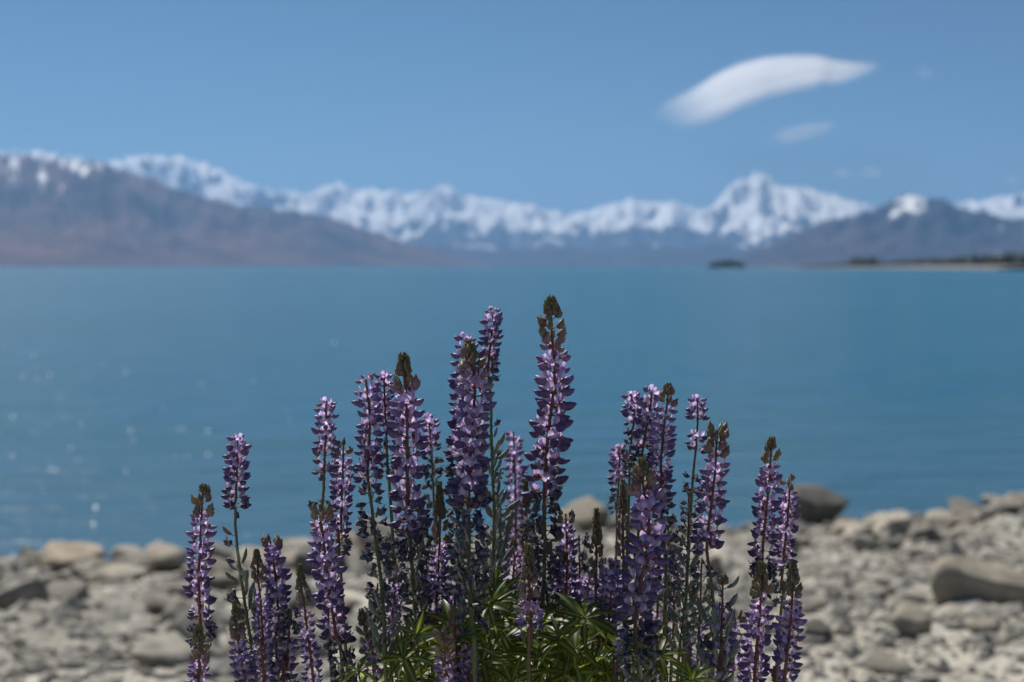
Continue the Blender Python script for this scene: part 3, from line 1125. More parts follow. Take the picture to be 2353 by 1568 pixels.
def lupin(D, hw, pts, zones, label, seed, young=1.0, red=1.0, thick=1.0):
    r = random.Random(seed * 31 + 5)
    k = D / FU
    P = []
    for i, (u, v) in enumerate(pts):
        P.append(at(u, v, D + 0.0004 * (v - pts[0][1]) * (0.3 * math.sin(seed))))
    last = P[-1]
    base = Vector((PCX + (last.x - PCX) * 0.62, PCY + (last.y - PCY) * 0.6 + 0.0, ground_z(0, 1.5)))
    mid = last.lerp(base, 0.5) + Vector(((last.x - base.x) * 0.12, 0, 0))
    P2 = P + [mid, base]
    root = bpy.data.objects.new('lupin', None)
    COL.objects.link(root)
    root.location = base
    root.empty_display_size = 0.02
    tag(root, label, 'lupin', 'lupin flower spikes of the clump')
    # dense sampling of the stem
    path = []
    for i in range(len(P2) - 1):
        for q in range(14 if i < len(P) - 1 else 8):
            path.append(catmull(P2, i + q / (14 if i < len(P) - 1 else 8)))
    path.append(base)
    for i in range(2, len(path) - 2):
        path[i] = path[i] + Vector((r.uniform(-1, 1), r.uniform(-1, 1), 0)) * 0.00035
    # v coordinate of every sample
    cum = [0]
    for a, b in zip(path, path[1:]):
        cum.append(cum[-1] + (b - a).length)
    vs_ = []
    for p in path:
        q = p - Vector((0, 0, CAM_Z))
        dep = q.y * cp - q.z * sp_
        upc = q.y * sp_ + q.z * cp
        vs_.append(784 - upc / dep * FU)
    zb = [z for z in zones if z[0] in ('young', 'bloom')]
    v_end = zb[-1][2] if zb else zones[0][2]
    v_top = zones[0][1]
    rad, aa = [], []
    sc_ = hw / 50.0 * k / (1.5 / FU)
    for s, v in zip(cum, vs_):
        t = min(1, s / 0.45)
        rad.append((0.00105 + 0.00155 * t ** 0.7) * (0.75 + 0.25 * min(1.2, sc_)) * thick * (1 + 0.07 * r.uniform(-1, 1)))
        aa.append(max(0, min(1, 1.15 - (v - v_end + 40) / 130.0)) * red)
    g = G()
    g.tube([p - base for p in path], rad, 7, 0, aa)
    link('stem', g.mesh('stem', [M_stem]), root)

    def samp(v):
        for i in range(len(path) - 1):
            if vs_[i] <= v <= vs_[i + 1]:
                t = (v - vs_[i]) / max(1e-6, vs_[i + 1] - vs_[i])
                return path[i].lerp(path[i + 1], t), (path[i] - path[i + 1]).normalized(), rad[i]
        return path[0], (path[0] - path[1]).normalized(), rad[0]

    def frame(p, T, phi, pitch, roll, s, off):
        x = Vector((math.cos(phi), math.sin(phi), 0))
        x = (x - T * x.dot(T)).normalized()
        y = T.cross(x)
        m = Matrix((x, y, T)).transposed()
        m = m @ Matrix.Rotation(-pitch, 3, 'Y') @ Matrix.Rotation(roll, 3, 'X')
        m4 = (m * s).to_4x4()
        m4.translation = p + x * off - base
        return m4

    bloom0 = zb[0][1] if zb else v_top
    for (kind, v0, v1, dens) in zones:
        v = v0 + (4 if kind != 'cone' else 2)
        ring = 0
        while v < v1:
            f = (v - v0) / max(1, v1 - v0)
            p, T, rr = samp(v)
            rot0 = r.uniform(0, 6.28)
            # how the bloom ages downwards
            fb = (v - bloom0) / max(1, v_end - bloom0)
            taper = min(1.0, 0.72 + 1.5 * max(0, fb)) if kind in ('bloom', 'young') else 1
            if kind == 'cone':
                n = int(6.2 * dens + 0.5); step = 8.6 * sc_ / (k / (1.5 / FU))
                for q in range(n):
                    ph = rot0 + 2 * math.pi * q / n + r.uniform(-.15, .15)
                    s = min(sc_, 1.1) * (0.5 + 0.75 * f ** 0.7) * r.uniform(0.9, 1.1)
                    o = link('bud', r.choice(BT), root, frame(p, T, ph, 0.12 * (1 - f) , r.uniform(-.2, .2), s, rr * 0.6))
                    c = mixv(TIPC, BUDC, f * 1.3 - 0.1 + r.uniform(-.2, .2))
                    o.color = (*[x * r.uniform(0.8, 1.2) for x in c], 1)
            elif kind == 'bud':
                n = max(2, int(4.6 * dens + 0.5)); step = 15.5 * sc_ / (k / (1.5 / FU))
                for q in range(n):
                    if r.random() < 0.12: continue
                    ph = rot0 + 2 * math.pi * q / n + r.uniform(-.3, .3)
                    s = min(sc_, 1.05) * (0.82 + 0.25 * f) * r.uniform(0.88, 1.1)
                    o = link('bud', r.choice(BD), root, frame(p, T, ph, r.uniform(-.15, .2), r.uniform(-.25, .25), s, rr * 0.8))
                    c = mixv(BUDC, YOUNG, (f - 0.15) * 0.8 * young + r.uniform(-.15, .15))
                    o.color = (*[x * r.uniform(0.8, 1.2) for x in c], 1)
            elif kind in ('bloom', 'young'):
                n = max(2, int(6.4 * dens + r.uniform(0, 0.9))); step = 21.0 * sc_ / (k / (1.5 / FU))
                for q in range(n):
                    ph = rot0 + 2 * math.pi * q / n + r.uniform(-.22, .22)
                    if r.random() < 0.05: continue
                    if math.sin(ph) < -0.80 and r.random() < 0.7: continue
                    s = sc_ * taper * r.uniform(0.86, 1.16)
                    age = fb + r.uniform(-.12, .12)
                    if kind == 'young':
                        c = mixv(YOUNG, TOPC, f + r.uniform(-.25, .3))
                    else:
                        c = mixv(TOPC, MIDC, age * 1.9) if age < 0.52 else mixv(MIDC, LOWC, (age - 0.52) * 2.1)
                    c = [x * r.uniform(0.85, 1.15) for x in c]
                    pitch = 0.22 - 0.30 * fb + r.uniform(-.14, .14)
                    m4 = frame(p + T * r.uniform(-.0012, .0012), T, ph, pitch, r.uniform(-.18, .18), s, rr * 0.8)
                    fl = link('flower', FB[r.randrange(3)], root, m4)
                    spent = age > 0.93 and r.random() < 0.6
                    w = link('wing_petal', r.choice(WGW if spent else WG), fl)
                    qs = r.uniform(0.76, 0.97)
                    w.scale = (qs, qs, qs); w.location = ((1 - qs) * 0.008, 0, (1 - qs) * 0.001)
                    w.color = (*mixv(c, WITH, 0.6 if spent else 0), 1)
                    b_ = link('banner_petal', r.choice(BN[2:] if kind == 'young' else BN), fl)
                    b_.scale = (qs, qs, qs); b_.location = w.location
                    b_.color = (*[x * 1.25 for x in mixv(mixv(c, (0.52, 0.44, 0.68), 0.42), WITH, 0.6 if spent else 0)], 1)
                    if kind == 'young' or spent:
                        b_.rotation_euler = (0, r.uniform(0.1, 0.35), 0)
                        b_.location = (0, 0, -0.001)
            elif kind == 'wither':
                n = max(1, int(5.4 * dens + r.uniform(0, 1))); step = 18 * sc_ / (k / (1.5 / FU))
                for q in range(n):
                    ph = rot0 + 2 * math.pi * q / n + r.uniform(-.4, .4)
                    s = sc_ * r.uniform(0.85, 1.2) * (1 - 0.1 * f)
                    m4 = frame(p + T * r.uniform(-.003, .003), T, ph, r.uniform(-.35, .35), r.uniform(-.5, .5), s, rr * 0.8)
                    if r.random() < 0.10 + 0.25 * f:
                        o = link('seed_pod', r.choice(PD), root, m4)
                        o.scale = [x * 0.7 for x in o.scale]
                        o.color = (*[x * r.uniform(0.7, 1.2) for x in PODC], 1)
                    else:
                        o = link('withered_flower', r.choice(WT), root, m4)
                        c = mixv(mixv(LOWC, WITH, f * 2.5), (0.13, 0.125, 0.10), (f - 0.5) * 0.9 + r.uniform(-.25, .3))
                        o.color = (*[x * r.uniform(0.7, 1.3) for x in c], 1)
            elif kind == 'pod':
                n = max(1, int(3.8 * dens + r.uniform(0, 1))); step = 26 * sc_ / (k / (1.5 / FU))
                for q in range(n):
                    ph = rot0 + 2 * math.pi * q / n + r.uniform(-.4, .4)
                    s = sc_ * r.uniform(1.0, 1.35)
                    m4 = frame(p + T * r.uniform(-.003, .003), T, ph, r.uniform(-.2, .3), r.uniform(-.3, .3), s, rr * 0.8)
                    if r.random() < 0.78:
                        o = link('seed_pod', r.choice(PD), root, m4)
                        o.color = (*[x * r.uniform(0.7, 1.2) for x in PODC], 1)
                    else:
                        o = link('withered_flower', r.choice(WT), root, m4)
                        o.color = (*[x * r.uniform(0.7, 1.3) for x in mixv(WITH, (0.13, 0.12, 0.09), r.random())], 1)
            else:
                step = 30
            v += max(4, step * r.uniform(0.88, 1.1))
            ring += 1
    return root


# distance, half width, stem through (u, v), zones (kind, from v, to v, density), label
LUPINS = [
    (1.50, 45, [(467, 1122), (464, 1170), (461, 1240), (457, 1330), (460, 1420), (463, 1500), (465, 1568)],
     [('cone', 1122, 1136, .8), ('bud', 1138, 1185, .7), ('young', 1186, 1204, .8), ('bloom', 1206, 1440, .85), ('wither', 1440, 1500, .8), ('bare', 1500, 1570, 1)],
     'leftmost tall lupin spike, purple all the way with a few brown buds on top'),
    (1.44, 38, [(455, 1440), (458, 1490), (457, 1568), (455, 1620)],
     [('cone', 1440, 1478, .9), ('bud', 1480, 1525, .9), ('bloom', 1530, 1640, .9)],
     'low dark brown bud tip in front of the leftmost tall spike'),
    (1.50, 40, [(546, 1012), (545, 1060), (543, 1120), (541, 1200), (549, 1290), (565, 1400), (577, 1480), (590, 1568)],
     [('bloom', 1010, 1160, .85), ('wither', 1160, 1190, .5), ('bare', 1190, 1228, 1), ('pod', 1230, 1275, .35), ('pod', 1290, 1400, .75), ('pod', 1400, 1600, 1.0)],
     'short purple head, second from left, on a bare bending green stem with grey pods'),
    (1.47, 30, [(589, 1266), (594, 1330), (600, 1400), (605, 1480), (608, 1568)],
     [('cone', 1266, 1300, 1), ('bud', 1302, 1350, .8), ('young', 1352, 1385, .5), ('bloom', 1390, 1600, .6)],
     'short dark spike of closed brown buds just right of the bare bending stem'),
    (1.60, 42, [(621, 1243), (628, 1290), (636, 1350), (640, 1430), (641, 1568)],
     [('bud', 1243, 1262, .7), ('bloom', 1264, 1500, .9), ('wither', 1500, 1600, .8)],
     'pink-topped purple spike, slightly blurred, behind the short dark spike of closed buds'),
    (1.45, 34, [(541, 1395), (545, 1440), (551, 1500), (562, 1568), (565, 1600)],
     [('cone', 1395, 1432, .9), ('bud', 1434, 1475, .8), ('bloom', 1480, 1640, .75)],
     'small brown-tipped spike crossing the foot of the bending podded stem, lower left'),
    (1.52, 40, [(750, 922), (749, 980), (746, 1050), (744, 1120), (740, 1180), (742, 1260)],
     [('bloom', 928, 1085, .8), ('wither', 1088, 1100, .5), ('bare', 1100, 1150, 1), ('wither', 1150, 1190, .4)],
     'slim bare-tipped purple spike at the left edge of the middle group'),
    (1.54, 38, [(789, 1022), (788, 1070), (785, 1150), (783, 1220), (782, 1300)],
     [('bud', 1020, 1050, .35), ('young', 1052, 1075, .55), ('bloom', 1078, 1240, .8), ('wither', 1240, 1280, .8)],
     'purple spike with lone buds on a thin tip, just right of the slim bare-tipped spike'),
    (1.46, 50, [(735, 1178), (742, 1230), (751, 1310), (760, 1380), (772, 1460), (790, 1568)],
     [('bud', 1178, 1205, .7), ('young', 1207, 1245, .9), ('bloom', 1248, 1470, .95), ('wither', 1470, 1600, .9)],
     'thick purple spike below the slim bare-tipped one, paler pinkish at its top'),
    (1.45, 30, [(690, 1300), (693, 1350), (704, 1430), (712, 1500), (720, 1568)],
     [('cone', 1300, 1350, .9), ('bud', 1352, 1400, .6), ('young', 1405, 1440, .6), ('bloom', 1442, 1600, .65)],
     'thin loose-flowered spike with dark bud cone, left of the thick purple spike'),
    (1.50, 42, [(840, 872), (846, 910), (850, 960), (848, 1030), (845, 1090), (855, 1170), (866, 1260), (876, 1340), (882, 1420), (886, 1500), (888, 1568)],
     [('young', 872, 888, .8), ('bloom', 900, 1120, .85), ('wither', 1120, 1160, .6), ('wither', 1185, 1400, .6), ('pod', 1400, 1520, .5)],
     'purple spike with flat crown of pink buds and curved green stem of withered scraps'),
    (1.58, 38, [(882, 862), (884, 920), (888, 1000), (892, 1100), (900, 1200)],
     [('bloom', 868, 1010, .85), ('wither', 1010, 1100, .6)],
     'spike half hidden behind the brown-tipped spike, its lilac flowers showing at the upper left'),
    (1.48, 58, [(926, 822), (929, 860), (934, 930), (936, 1010), (936, 1100), (939, 1180), (944, 1260), (950, 1350), (960, 1440), (978, 1510), (996, 1568)],
     [('cone', 820, 868, 1.1), ('bud', 872, 895, .7), ('young', 897, 925, .9), ('bloom', 928, 1225, .98), ('wither', 1225, 1440, .95), ('wither', 1440, 1490, .4)],
     'tall full spike with plump brown bud cone, tallest one left of the centre pair'),
    (1.72, 32, [(984, 950), (989, 1010), (994, 1080), (997, 1160), (1000, 1260)],
     [('bloom', 955, 1050, .9), ('wither', 1050, 1190, .9)],
     'blurred darker spike behind the tall full brown-tipped spike, at its right shoulder'),
    (1.55, 34, [(1010, 1115), (1011, 1180), (1010, 1250), (1006, 1350), (1005, 1440)],
     [('cone', 1115, 1185, .9), ('bud', 1188, 1250, .6), ('bloom', 1255, 1420, .8)],
     'greenish dark bud spike in shade between the tall brown-tipped spike and the centre pair'),
    (1.58, 44, [(1070, 782), (1066, 850), (1062, 930), (1058, 1010), (1054, 1110), (1052, 1220)],
     [('bloom', 780, 1060, .9), ('wither', 1060, 1230, .8)],
     'broad purple spike directly behind the round-budded centre spike, showing on its left side'),
    (1.46, 58, [(1077, 792), (1082, 835), (1090, 880), (1089, 940), (1082, 1010), (1078, 1100), (1077, 1200), (1078, 1300), (1082, 1400), (1088, 1470), (1092, 1568)],
     [('cone', 790, 828, 1.1), ('bud', 830, 862, .9), ('young', 864, 905, .95), ('bloom', 908, 1160, .98), ('wither', 1160, 1400, .95), ('wither', 1400, 1450, .3)],
     'centre spike with a round ball of brown buds on a strongly bent red stem'),
    (1.52, 35, [(1131, 714), (1131, 750), (1126, 800), (1122, 850), (1128, 920), (1129, 1000), (1132, 1090), (1136, 1180), (1134, 1280), (1131, 1380), (1130, 1450)],
     [('young', 713, 730, .6), ('bloom', 735, 850, .9), ('wither', 850, 885, .9), ('bare', 890, 980, 1), ('wither', 985, 1015, .4), ('pod', 1020, 1400, .8)],
     'second tallest spike, short lilac head over long bare green stem, behind the centre spike'),
    (1.86, 36, [(1180, 992), (1182, 1060), (1185, 1150), (1186, 1280)],
     [('young', 995, 1025, .8), ('bloom', 1028, 1290, .85)],
     'out-of-focus lilac spike behind and between the centre spike and the tallest spike'),
    (1.62, 26, [(1208, 1105), (1209, 1170), (1209, 1260), (1207, 1350)],
     [('cone', 1105, 1170, .8), ('bud', 1172, 1270, .6), ('young', 1275, 1340, .7)],
     'narrow dark bud spike tucked against the left foot of the tallest spike'),
    (1.50, 62, [(1266, 692), (1267, 740), (1270, 790), (1274, 840), (1272, 900), (1264, 960), (1257, 1030), (1252, 1100), (1250, 1180), (1252, 1260), (1248, 1350), (1243, 1440), (1242, 1500)],
     [('cone', 690, 728, 1.15), ('bud', 730, 800, .8), ('young', 802, 850, .95), ('bloom', 853, 1140, 1.0), ('wither', 1140, 1400, .95)],
     'tallest lupin spike of all, dark bud cone rising above the rest against the blue water'),
    (1.56, 34, [(1300, 1180), (1302, 1240), (1303, 1310), (1300, 1380), (1298, 1420)],
     [('bud', 1180, 1210, .5), ('bloom', 1212, 1380, .75)],
     'short purple spike peeping out at the right foot of the tallest spike'),
    (1.50, 33, [(1370, 1172), (1371, 1230), (1370, 1300), (1369, 1360), (1366, 1430), (1362, 1500)],
     [('cone', 1172, 1255, .85), ('bud', 1258, 1335, .65), ('young', 1340, 1370, .7), ('bloom', 1375, 1450, .6)],
     'lone narrow green cone spike in the gap between the tallest spike and the right group'),
    (1.40, 44, [(1214, 1256), (1215, 1310), (1217, 1360), (1219, 1420), (1221, 1480), (1215, 1530)],
     [('cone', 1256, 1325, 1.0), ('bud', 1328, 1385, .75), ('young', 1388, 1430, .7), ('bloom', 1432, 1465, .6)],
     'yellow-green pointed bud cone over a loose ring of pale lilac flowers, before the leaves'),
    (1.62, 26, [(1180, 1245), (1181, 1300), (1176, 1360), (1174, 1420)],
     [('cone', 1243, 1262, .6), ('young', 1265, 1390, .7)],
     'small pale pink spike left of the yellow-green bud cone'),
    (1.74, 34, [(1424, 1028), (1423, 1080), (1420, 1140), (1417, 1220)],
     [('young', 1030, 1050, .8), ('bloom', 1052, 1120, .85), ('wither', 1122, 1185, .7)],
     'small blurred pink-lilac spike at the left edge of the right group'),
    (1.54, 36, [(1449, 905), (1458, 950), (1452, 1000), (1446, 1060), (1445, 1150)],
     [('bloom', 912, 990, .8), ('wither', 990, 1070, .7)],
     'left one of the three tall heads of the right group, its lower flowers withered dark'),
    (1.52, 42, [(1497, 900), (1495, 930), (1486, 980), (1476, 1040), (1470, 1110), (1468, 1200)],
     [('bloom', 902, 1040, .9), ('wither', 1040, 1120, .9)],
     'middle one of three tall heads in the right group, without any buds on top'),
    (1.50, 40, [(1536, 888), (1533, 930), (1526, 980), (1520, 1040), (1518, 1110), (1520, 1180), (1527, 1260), (1530, 1340), (1528, 1420)],
     [('cone', 886, 910, .7), ('bud', 912, 940, .7), ('bloom', 943, 1175, .92), ('wither', 1175, 1400, .6)],
     'highest head of the right group with dark curled buds at its tip'),
    (1.47, 28, [(1431, 1104), (1431, 1170), (1431, 1240), (1433, 1310), (1432, 1400)],
     [('cone', 1104, 1185, .9), ('bud', 1188, 1300, .65), ('young', 1300, 1340, .5)],
     'slender green-tipped bud spike leaning against the left side of the wide front spike'),
    (1.41, 63, [(1475, 1064), (1477, 1110), (1488, 1170), (1492, 1220), (1482, 1290), (1468, 1360), (1460, 1430), (1460, 1500), (1466, 1568)],
     [('cone', 1062, 1100, .95), ('bud', 1103, 1130, .8), ('young', 1132, 1170, .95), ('bloom', 1173, 1440, 1.05), ('wither', 1440, 1600, .95)],
     'widest spike, round brown bud cap over dense purple body, in front of the right group'),
    (1.44, 42, [(1402, 1290), (1404, 1350), (1400, 1420), (1390, 1470), (1370, 1568)],
     [('young', 1295, 1320, .7), ('bloom', 1322, 1460, .85)],
     'pale violet spike merging with the lower left flank of the widest spike'),
    (1.55, 36, [(1545, 1225), (1549, 1290), (1550, 1360), (1548, 1440), (1545, 1500)],
     [('bud', 1225, 1262, .7), ('bloom', 1265, 1460, .8)],
     'shorter purple spike close behind the right flank of the widest spike'),
    (1.58, 34, [(1603, 915), (1603, 960), (1601, 1010), (1594, 1080), (1588, 1160), (1584, 1240)],
     [('bloom', 918, 965, .75), ('bloom', 1000, 1035, .5), ('wither', 1090, 1220, .55)],
     'sparse spike with few scattered lilac flowers, behind the beige-tipped spike'),
    (1.50, 47, [(1648, 988), (1646, 1030), (1643, 1080), (1637, 1140), (1628, 1210), (1624, 1260), (1630, 1310), (1639, 1380), (1638, 1450), (1634, 1568)],
     [('bud', 986, 1045, .95), ('young', 1047, 1085, .85), ('bloom', 1088, 1275, .85), ('bare', 1275, 1420, 1), ('pod', 1430, 1600, .6)],
     'beige-tipped purple spike on a thick bare olive stem, right of the tight group'),
    (1.52, 36, [(1583, 1130), (1582, 1200), (1580, 1280), (1575, 1370), (1566, 1460), (1556, 1568)],
     [('wither', 1180, 1240, .5), ('pod', 1240, 1500, 1.1)],
     'flowerless dark stalk crowded with upright grey-green seed pods'),
    (1.44, 44, [(1660, 1326), (1660, 1380), (1658, 1440), (1656, 1500), (1650, 1568)],
     [('cone', 1326, 1350, .6), ('pod', 1352, 1420, .5), ('bloom', 1400, 1600, .55), ('pod', 1440, 1600, .9)],
     'stalk mixing grey pods with purple flowers, below the beige-tipped spike'),
    (1.50, 42, [(1773, 1012), (1771, 1050), (1768, 1100), (1761, 1170), (1754, 1240), (1750, 1310), (1750, 1400)],
     [('cone', 1010, 1042, .85), ('bud', 1044, 1072, .7), ('young', 1074, 1100, .8), ('bloom', 1102, 1290, .9), ('wither', 1290, 1380, .9)],
     'taller of the rightmost pair of spikes, small brown bud cone above the dark rocks'),
    (1.53, 36, [(1813, 1108), (1813, 1150), (1808, 1210), (1801, 1280), (1795, 1350), (1793, 1430)],
     [('bud', 1106, 1130, .5), ('bloom', 1132, 1300, .85), ('wither', 1300, 1400, .7)],
     'shorter of the rightmost pair of spikes, its upper flowers touching its taller neighbour'),
    (1.46, 46, [(1749, 1297), (1749, 1350), (1746, 1410), (1739, 1480), (1732, 1568)],
     [('cone', 1297, 1345, .95), ('bud', 1347, 1378, .85), ('young', 1380, 1415, .8), ('bloom', 1418, 1640, .95)],
     'lower right spike with brown bud cone, the left one of two twins with red stems'),
    (1.46, 44, [(1822, 1300), (1822, 1350), (1817, 1420), (1810, 1490), (1802, 1568)],
     [('cone', 1298, 1352, .95), ('bud', 1354, 1385, .85), ('young', 1388, 1425, .8), ('bloom', 1428, 1640, .95)],
     'lower right spike with greener bud cone, the right one of two twins with red stems'),
    (1.42, 20, [(1780, 1536), (1780, 1570), (1779, 1610)],
     [('cone', 1535, 1620, 1)],
     'yellow-green bud tip poking up between the feet of the two lower right twins'),
    (1.47, 32, [(831, 1404), (838, 1440), (850, 1490), (862, 1568)],
     [('cone', 1403, 1432, .8), ('bud', 1434, 1480, .7), ('bloom', 1482, 1560, .5)],
     'small dark budding spike at the left fringe of the green leaves'),
    (1.53, 26, [(897, 1273), (904, 1330), (907, 1390), (905, 1460)],
     [('cone', 1272, 1300, .8), ('bud', 1302, 1330, .6), ('bloom', 1350, 1470, .6)],
     'short thin spike with yellowish bud tip right of the curved green stem'),
    (1.38, 36, [(1041, 1398), (1042, 1440), (1046, 1500), (1050, 1568)],
     [('cone', 1397, 1440, .95), ('bud', 1440, 1475, .7), ('young', 1500, 1560, .6), ('bloom', 1560, 1620, .8)],
     'pointed purple-brown bud cone at the bottom centre, in front of the leaves'),
    (1.36, 40, [(1018, 1455), (1022, 1500), (1026, 1568), (1028, 1620)],
     [('bud', 1455, 1510, .9), ('young', 1515, 1560, .8), ('bloom', 1560, 1640, .9)],
     'blunt cluster of plump buds at the very bottom, left of the pointed bud cone'),
    (1.38, 34, [(1076, 1490), (1078, 1530), (1082, 1580), (1084, 1640)],
     [('young', 1488, 1530, .8), ('bloom', 1530, 1640, .95)],
     'low tuft of light lilac flowers at the very bottom, right of the pointed bud cone'),
    (1.40, 20, [(1410, 1506), (1412, 1550), (1414, 1610)],
     [('cone', 1505, 1620, 1)],
     'blurred closed bud cone low down between the leaves and the widest spike'),
    (1.62, 44, [(1350, 1330), (1352, 1400), (1350, 1470), (1348, 1520)],
     [('young', 1335, 1370, .6), ('bloom', 1372, 1480, .7)],
     'half hidden violet spike under the lone narrow green cone spike'),
    (1.66, 42, [(1050, 1230), (1052, 1300), (1048, 1370), (1046, 1450)],
     [('wither', 1232, 1330, 1.0), ('bloom', 1330, 1440, .8)],
     'shaded stalk of withered flowers directly behind the foot of the centre spike'),
    (1.64, 42, [(1228, 1200), (1226, 1280), (1222, 1350), (1220, 1430)],
     [('wither', 1205, 1300, 1.0), ('bloom', 1300, 1400, .7)],
     'withered stalk with dull violet flowers, hidden behind the yellow-green bud cone'),
    (1.68, 40, [(905, 1240), (912, 1320), (918, 1400), (920, 1480)],
     [('wither', 1240, 1340, .8), ('bloom', 1340, 1450, .7)],
     'dim half-withered spike in the gap right of the short yellowish-tipped one'),
    (1.66, 42, [(1285, 1290), (1284, 1360), (1280, 1430), (1278, 1500)],
     [('bloom', 1290, 1420, .8), ('wither', 1420, 1490, .8)],
     'low violet spike in shade between the tallest spike and the lone green cone spike'),
    (1.60, 44, [(1515, 1300), (1512, 1380), (1508, 1460), (1505, 1568)],
     [('bloom', 1310, 1450, .8), ('wither', 1450, 1580, .9)],
     'deep purple spike in shade right behind the widest spike'),
    (1.56, 40, [(1085, 1290), (1100, 1350), (1106, 1420), (1108, 1500)],
     [('wither', 1290, 1400, .9), ('pod', 1390, 1440, .6)],
     'withered side stalk right of the centre spike, above the leaves'),
    (1.56, 38, [(668, 1400), (664, 1460), (660, 1530), (655, 1600)],
     [('wither', 1400, 1480, .6), ('bloom', 1480, 1600, .8)],
     'low spike behind the thin loose-flowered one, faded at its top'),
    (1.60, 40, [(610, 1380), (612, 1460), (612, 1568)],
     [('pod', 1390, 1470, .8), ('bloom', 1440, 1600, .7)],
     'podded spike with dull purple flowers between bending stem and pink-topped spike'),
    (1.60, 42, [(1612, 1290), (1610, 1370), (1606, 1450), (1600, 1568)],
     [('wither', 1295, 1370, .6), ('pod', 1370, 1560, 1.0), ('bloom', 1440, 1580, .5)],
     'dim podded stalk behind the bare olive stem of the beige-tipped spike'),
    (1.62, 40, [(1690, 1420), (1686, 1490), (1682, 1568)],
     [('bud', 1400, 1440, .5), ('bloom', 1440, 1600, .7)],
     'low purple spike at the bottom, just left of the two lower right twins'),
    (1.66, 42, [(1330, 1230), (1332, 1310), (1330, 1400), (1328, 1480)],
     [('wither', 1240, 1330, .5), ('bloom', 1330, 1470, .8)],
     'shaded violet spike filling the gap behind the lone narrow green cone spike'),
    (1.60, 42, [(1420, 1330), (1424, 1400), (1426, 1480), (1428, 1568)],
     [('bloom', 1335, 1450, .8), ('wither', 1450, 1590, .9)],
     'dim purple spike behind the left flank of the widest spike, close to the leaves'),
    (1.60, 38, [(868, 1340), (862, 1410), (858, 1480), (860, 1568)],
     [('wither', 1345, 1440, .8), ('pod', 1430, 1520, .7)],
     'withered low stalk left of the foot of the curved green stem'),
    (1.55, 40, [(960, 1350), (975, 1430), (990, 1500), (1005, 1600)],
     [('wither', 1350, 1470, .9), ('bloom', 1450, 1540, .5)],
     'spent grey-blue stalk leaning right among the leaves, beside the thick bent stem'),
    (1.60, 40, [(960, 1180), (975, 1260), (985, 1340), (990, 1430)],
     [('wither', 1190, 1300, .8), ('bloom', 1300, 1430, .6)],
     'withered spike in shade behind the foot of the tall full brown-tipped spike'),
    (1.60, 44, [(1150, 1160), (1150, 1240), (1145, 1320), (1140, 1400)],
     [('pod', 1170, 1330, .9), ('bloom', 1300, 1380, .5)],
     'podded spike with a few purple flowers just left of the small pale pink spike'),
]
for i, (D, hw, pts, zones, lab) in enumerate(LUPINS):
    lupin(D, hw, pts, zones, lab, i + 1)


# ------------------------------------------------------------------ leaves
def leaflet_mesh(seed):
    r = random.Random(seed)
    g = G()
    m, n = 8, 5
    L, w = 50.0, 5.0 * r.uniform(0.85, 1.2)
    droop = r.uniform(0.15, 0.95)
    tw = r.uniform(-0.5, 0.5)
    fold = r.uniform(0.25, 0.6)
    vs, fs, pal = [], [], []
    x = z = 0.0
    for i in range(m):
        t = i / (m - 1)
        a = 0.35 - droop * t
        if i: x += L / (m - 1) * math.cos(a); z += L / (m - 1) * math.sin(a)
        ww = w * max(0.04, math.sin(math.pi * min(1, t ** 0.8 * 0.97 + 0.02)) ** 0.8)
        for j in range(n):
            s = -1 + 2 * j / (n - 1)
            y = ww * s
            zz = abs(s) * ww * fold
            c_, s_ = math.cos(tw * t), math.sin(tw * t)
            vs.append(Vector((x, y * c_ - zz * s_, z + y * s_ + zz * c_)))
            pal.append((0.75 if abs(s) < 0.1 else 0.0) * (1 - t * 0.6) + 0.08 * r.random())
    for i in range(m - 1):
        for j in range(n - 1):
            fs.append((i * n + j, i * n + j + 1, (i + 1) * n + j + 1, (i + 1) * n + j))
    g.add(vs, fs, 0, pal)
    return sc(g).mesh('leaflet', [M_leaf])


LF = [leaflet_mesh(i) for i in range(9)]
rl = random.Random(77)
fol = bpy.data.objects.new('lupin_foliage', None)
COL.objects.link(fol)
fol.location = (PCX, PCY, ground_z(0, 1.5))
fol.empty_display_size = 0.02
tag(fol, 'bushy green palmate leaves around the feet of the lupin stems', 'leaves')
fb_ = fol.location


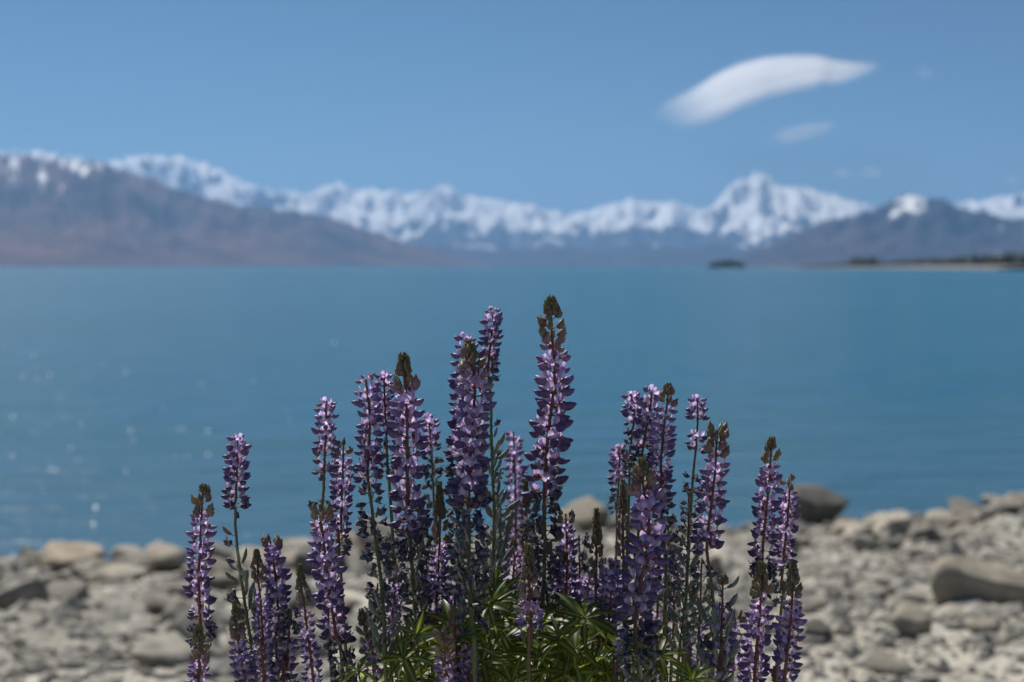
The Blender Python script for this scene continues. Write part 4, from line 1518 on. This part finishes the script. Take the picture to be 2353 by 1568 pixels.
def leaf(hub, nrm, size, bright):
    """one palmate leaf: stalk from the crown of the plant, leaflets spread like fingers"""
    foot = Vector((fb_.x + (hub.x - fb_.x) * 0.25 + rl.uniform(-.02, .02), fb_.y + (hub.y - fb_.y) * 0.3, fb_.z + max(0, hub.z - 0.55) * 0.6 + 0.02))
    midp = foot.lerp(hub, 0.6) - Vector((0, 0, 0.02)) + Vector(((hub.x - foot.x) * 0.12, 0, 0.03))
    pp = [foot, foot.lerp(midp, 0.5) + Vector((0, 0, 0.01)), midp, midp.lerp(hub, 0.6) + Vector((0, 0, .008)), hub]
    g = G()
    g.tube([p - hub for p in pp], [0.0016, 0.0015, 0.0013, 0.0011, 0.0009], 5, 0, 0.12 if False else [0.1] * 5)
    m = g.mesh('leaf', [M_stem])
    o = link('leaf', m, fol)
    o.location = hub - fb_
    q = nrm.to_track_quat('Z', 'X').to_matrix().to_4x4()
    n = rl.choice((7, 8, 8, 9, 10))
    a0 = rl.uniform(0, 6.28)
    for k in range(n):
        a = a0 + 2 * math.pi * (k / (n + 0.6)) + rl.uniform(-.12, .12)
        s = size * rl.uniform(0.78, 1.08)
        mm = q @ Matrix.Rotation(a, 4, 'Z') @ Matrix.Rotation(rl.uniform(-.5, .35), 4, 'Y') @ Matrix.Rotation(rl.uniform(-.35, .35), 4, 'X') @ Matrix.Scale(s, 4)
        lf = link('leaflet', rl.choice(LF), o, mm)
        c = (0.040, 0.066, 0.018)
        b = bright * rl.uniform(0.8, 1.25)
        lf.color = (c[0] * b * rl.uniform(.9, 1.25), c[1] * b, c[2] * b * rl.uniform(.8, 1.3), 1)


top_v = [(815, 1510), (880, 1465), (960, 1425), (1060, 1400), (1130, 1350), (1190, 1385), (1260, 1400), (1330, 1385), (1400, 1415), (1500, 1445), (1570, 1455), (1640, 1530)]
for i in range(235):
    if i < 130:
        u = 1200 + rl.gauss(0, 185)
        if not 820 < u < 1620: u = rl.uniform(880, 1500)
        v = interp(top_v, u) + 25 + abs(rl.gauss(0, 90))
        D = rl.uniform(1.40, 1.70)
    else:
        u = min(max(1200 + rl.gauss(0, 240), 880), 1590)
        v = rl.uniform(1560, 2300)
        D = rl.uniform(1.34, 1.80)
    hub = at(u, v, D)
    if hub.z < 0.12: hub.z = 0.12 + rl.uniform(0, .1)
    out_ = Vector((hub.x - fb_.x, (hub.y - fb_.y), 0.0)) * 1.6
    nrm = (out_ + Vector((rl.uniform(-.5, .5), rl.uniform(-.9, .3), 1.0))).normalized()
    leaf(hub, nrm, rl.uniform(0.50, 0.95), 1.0)
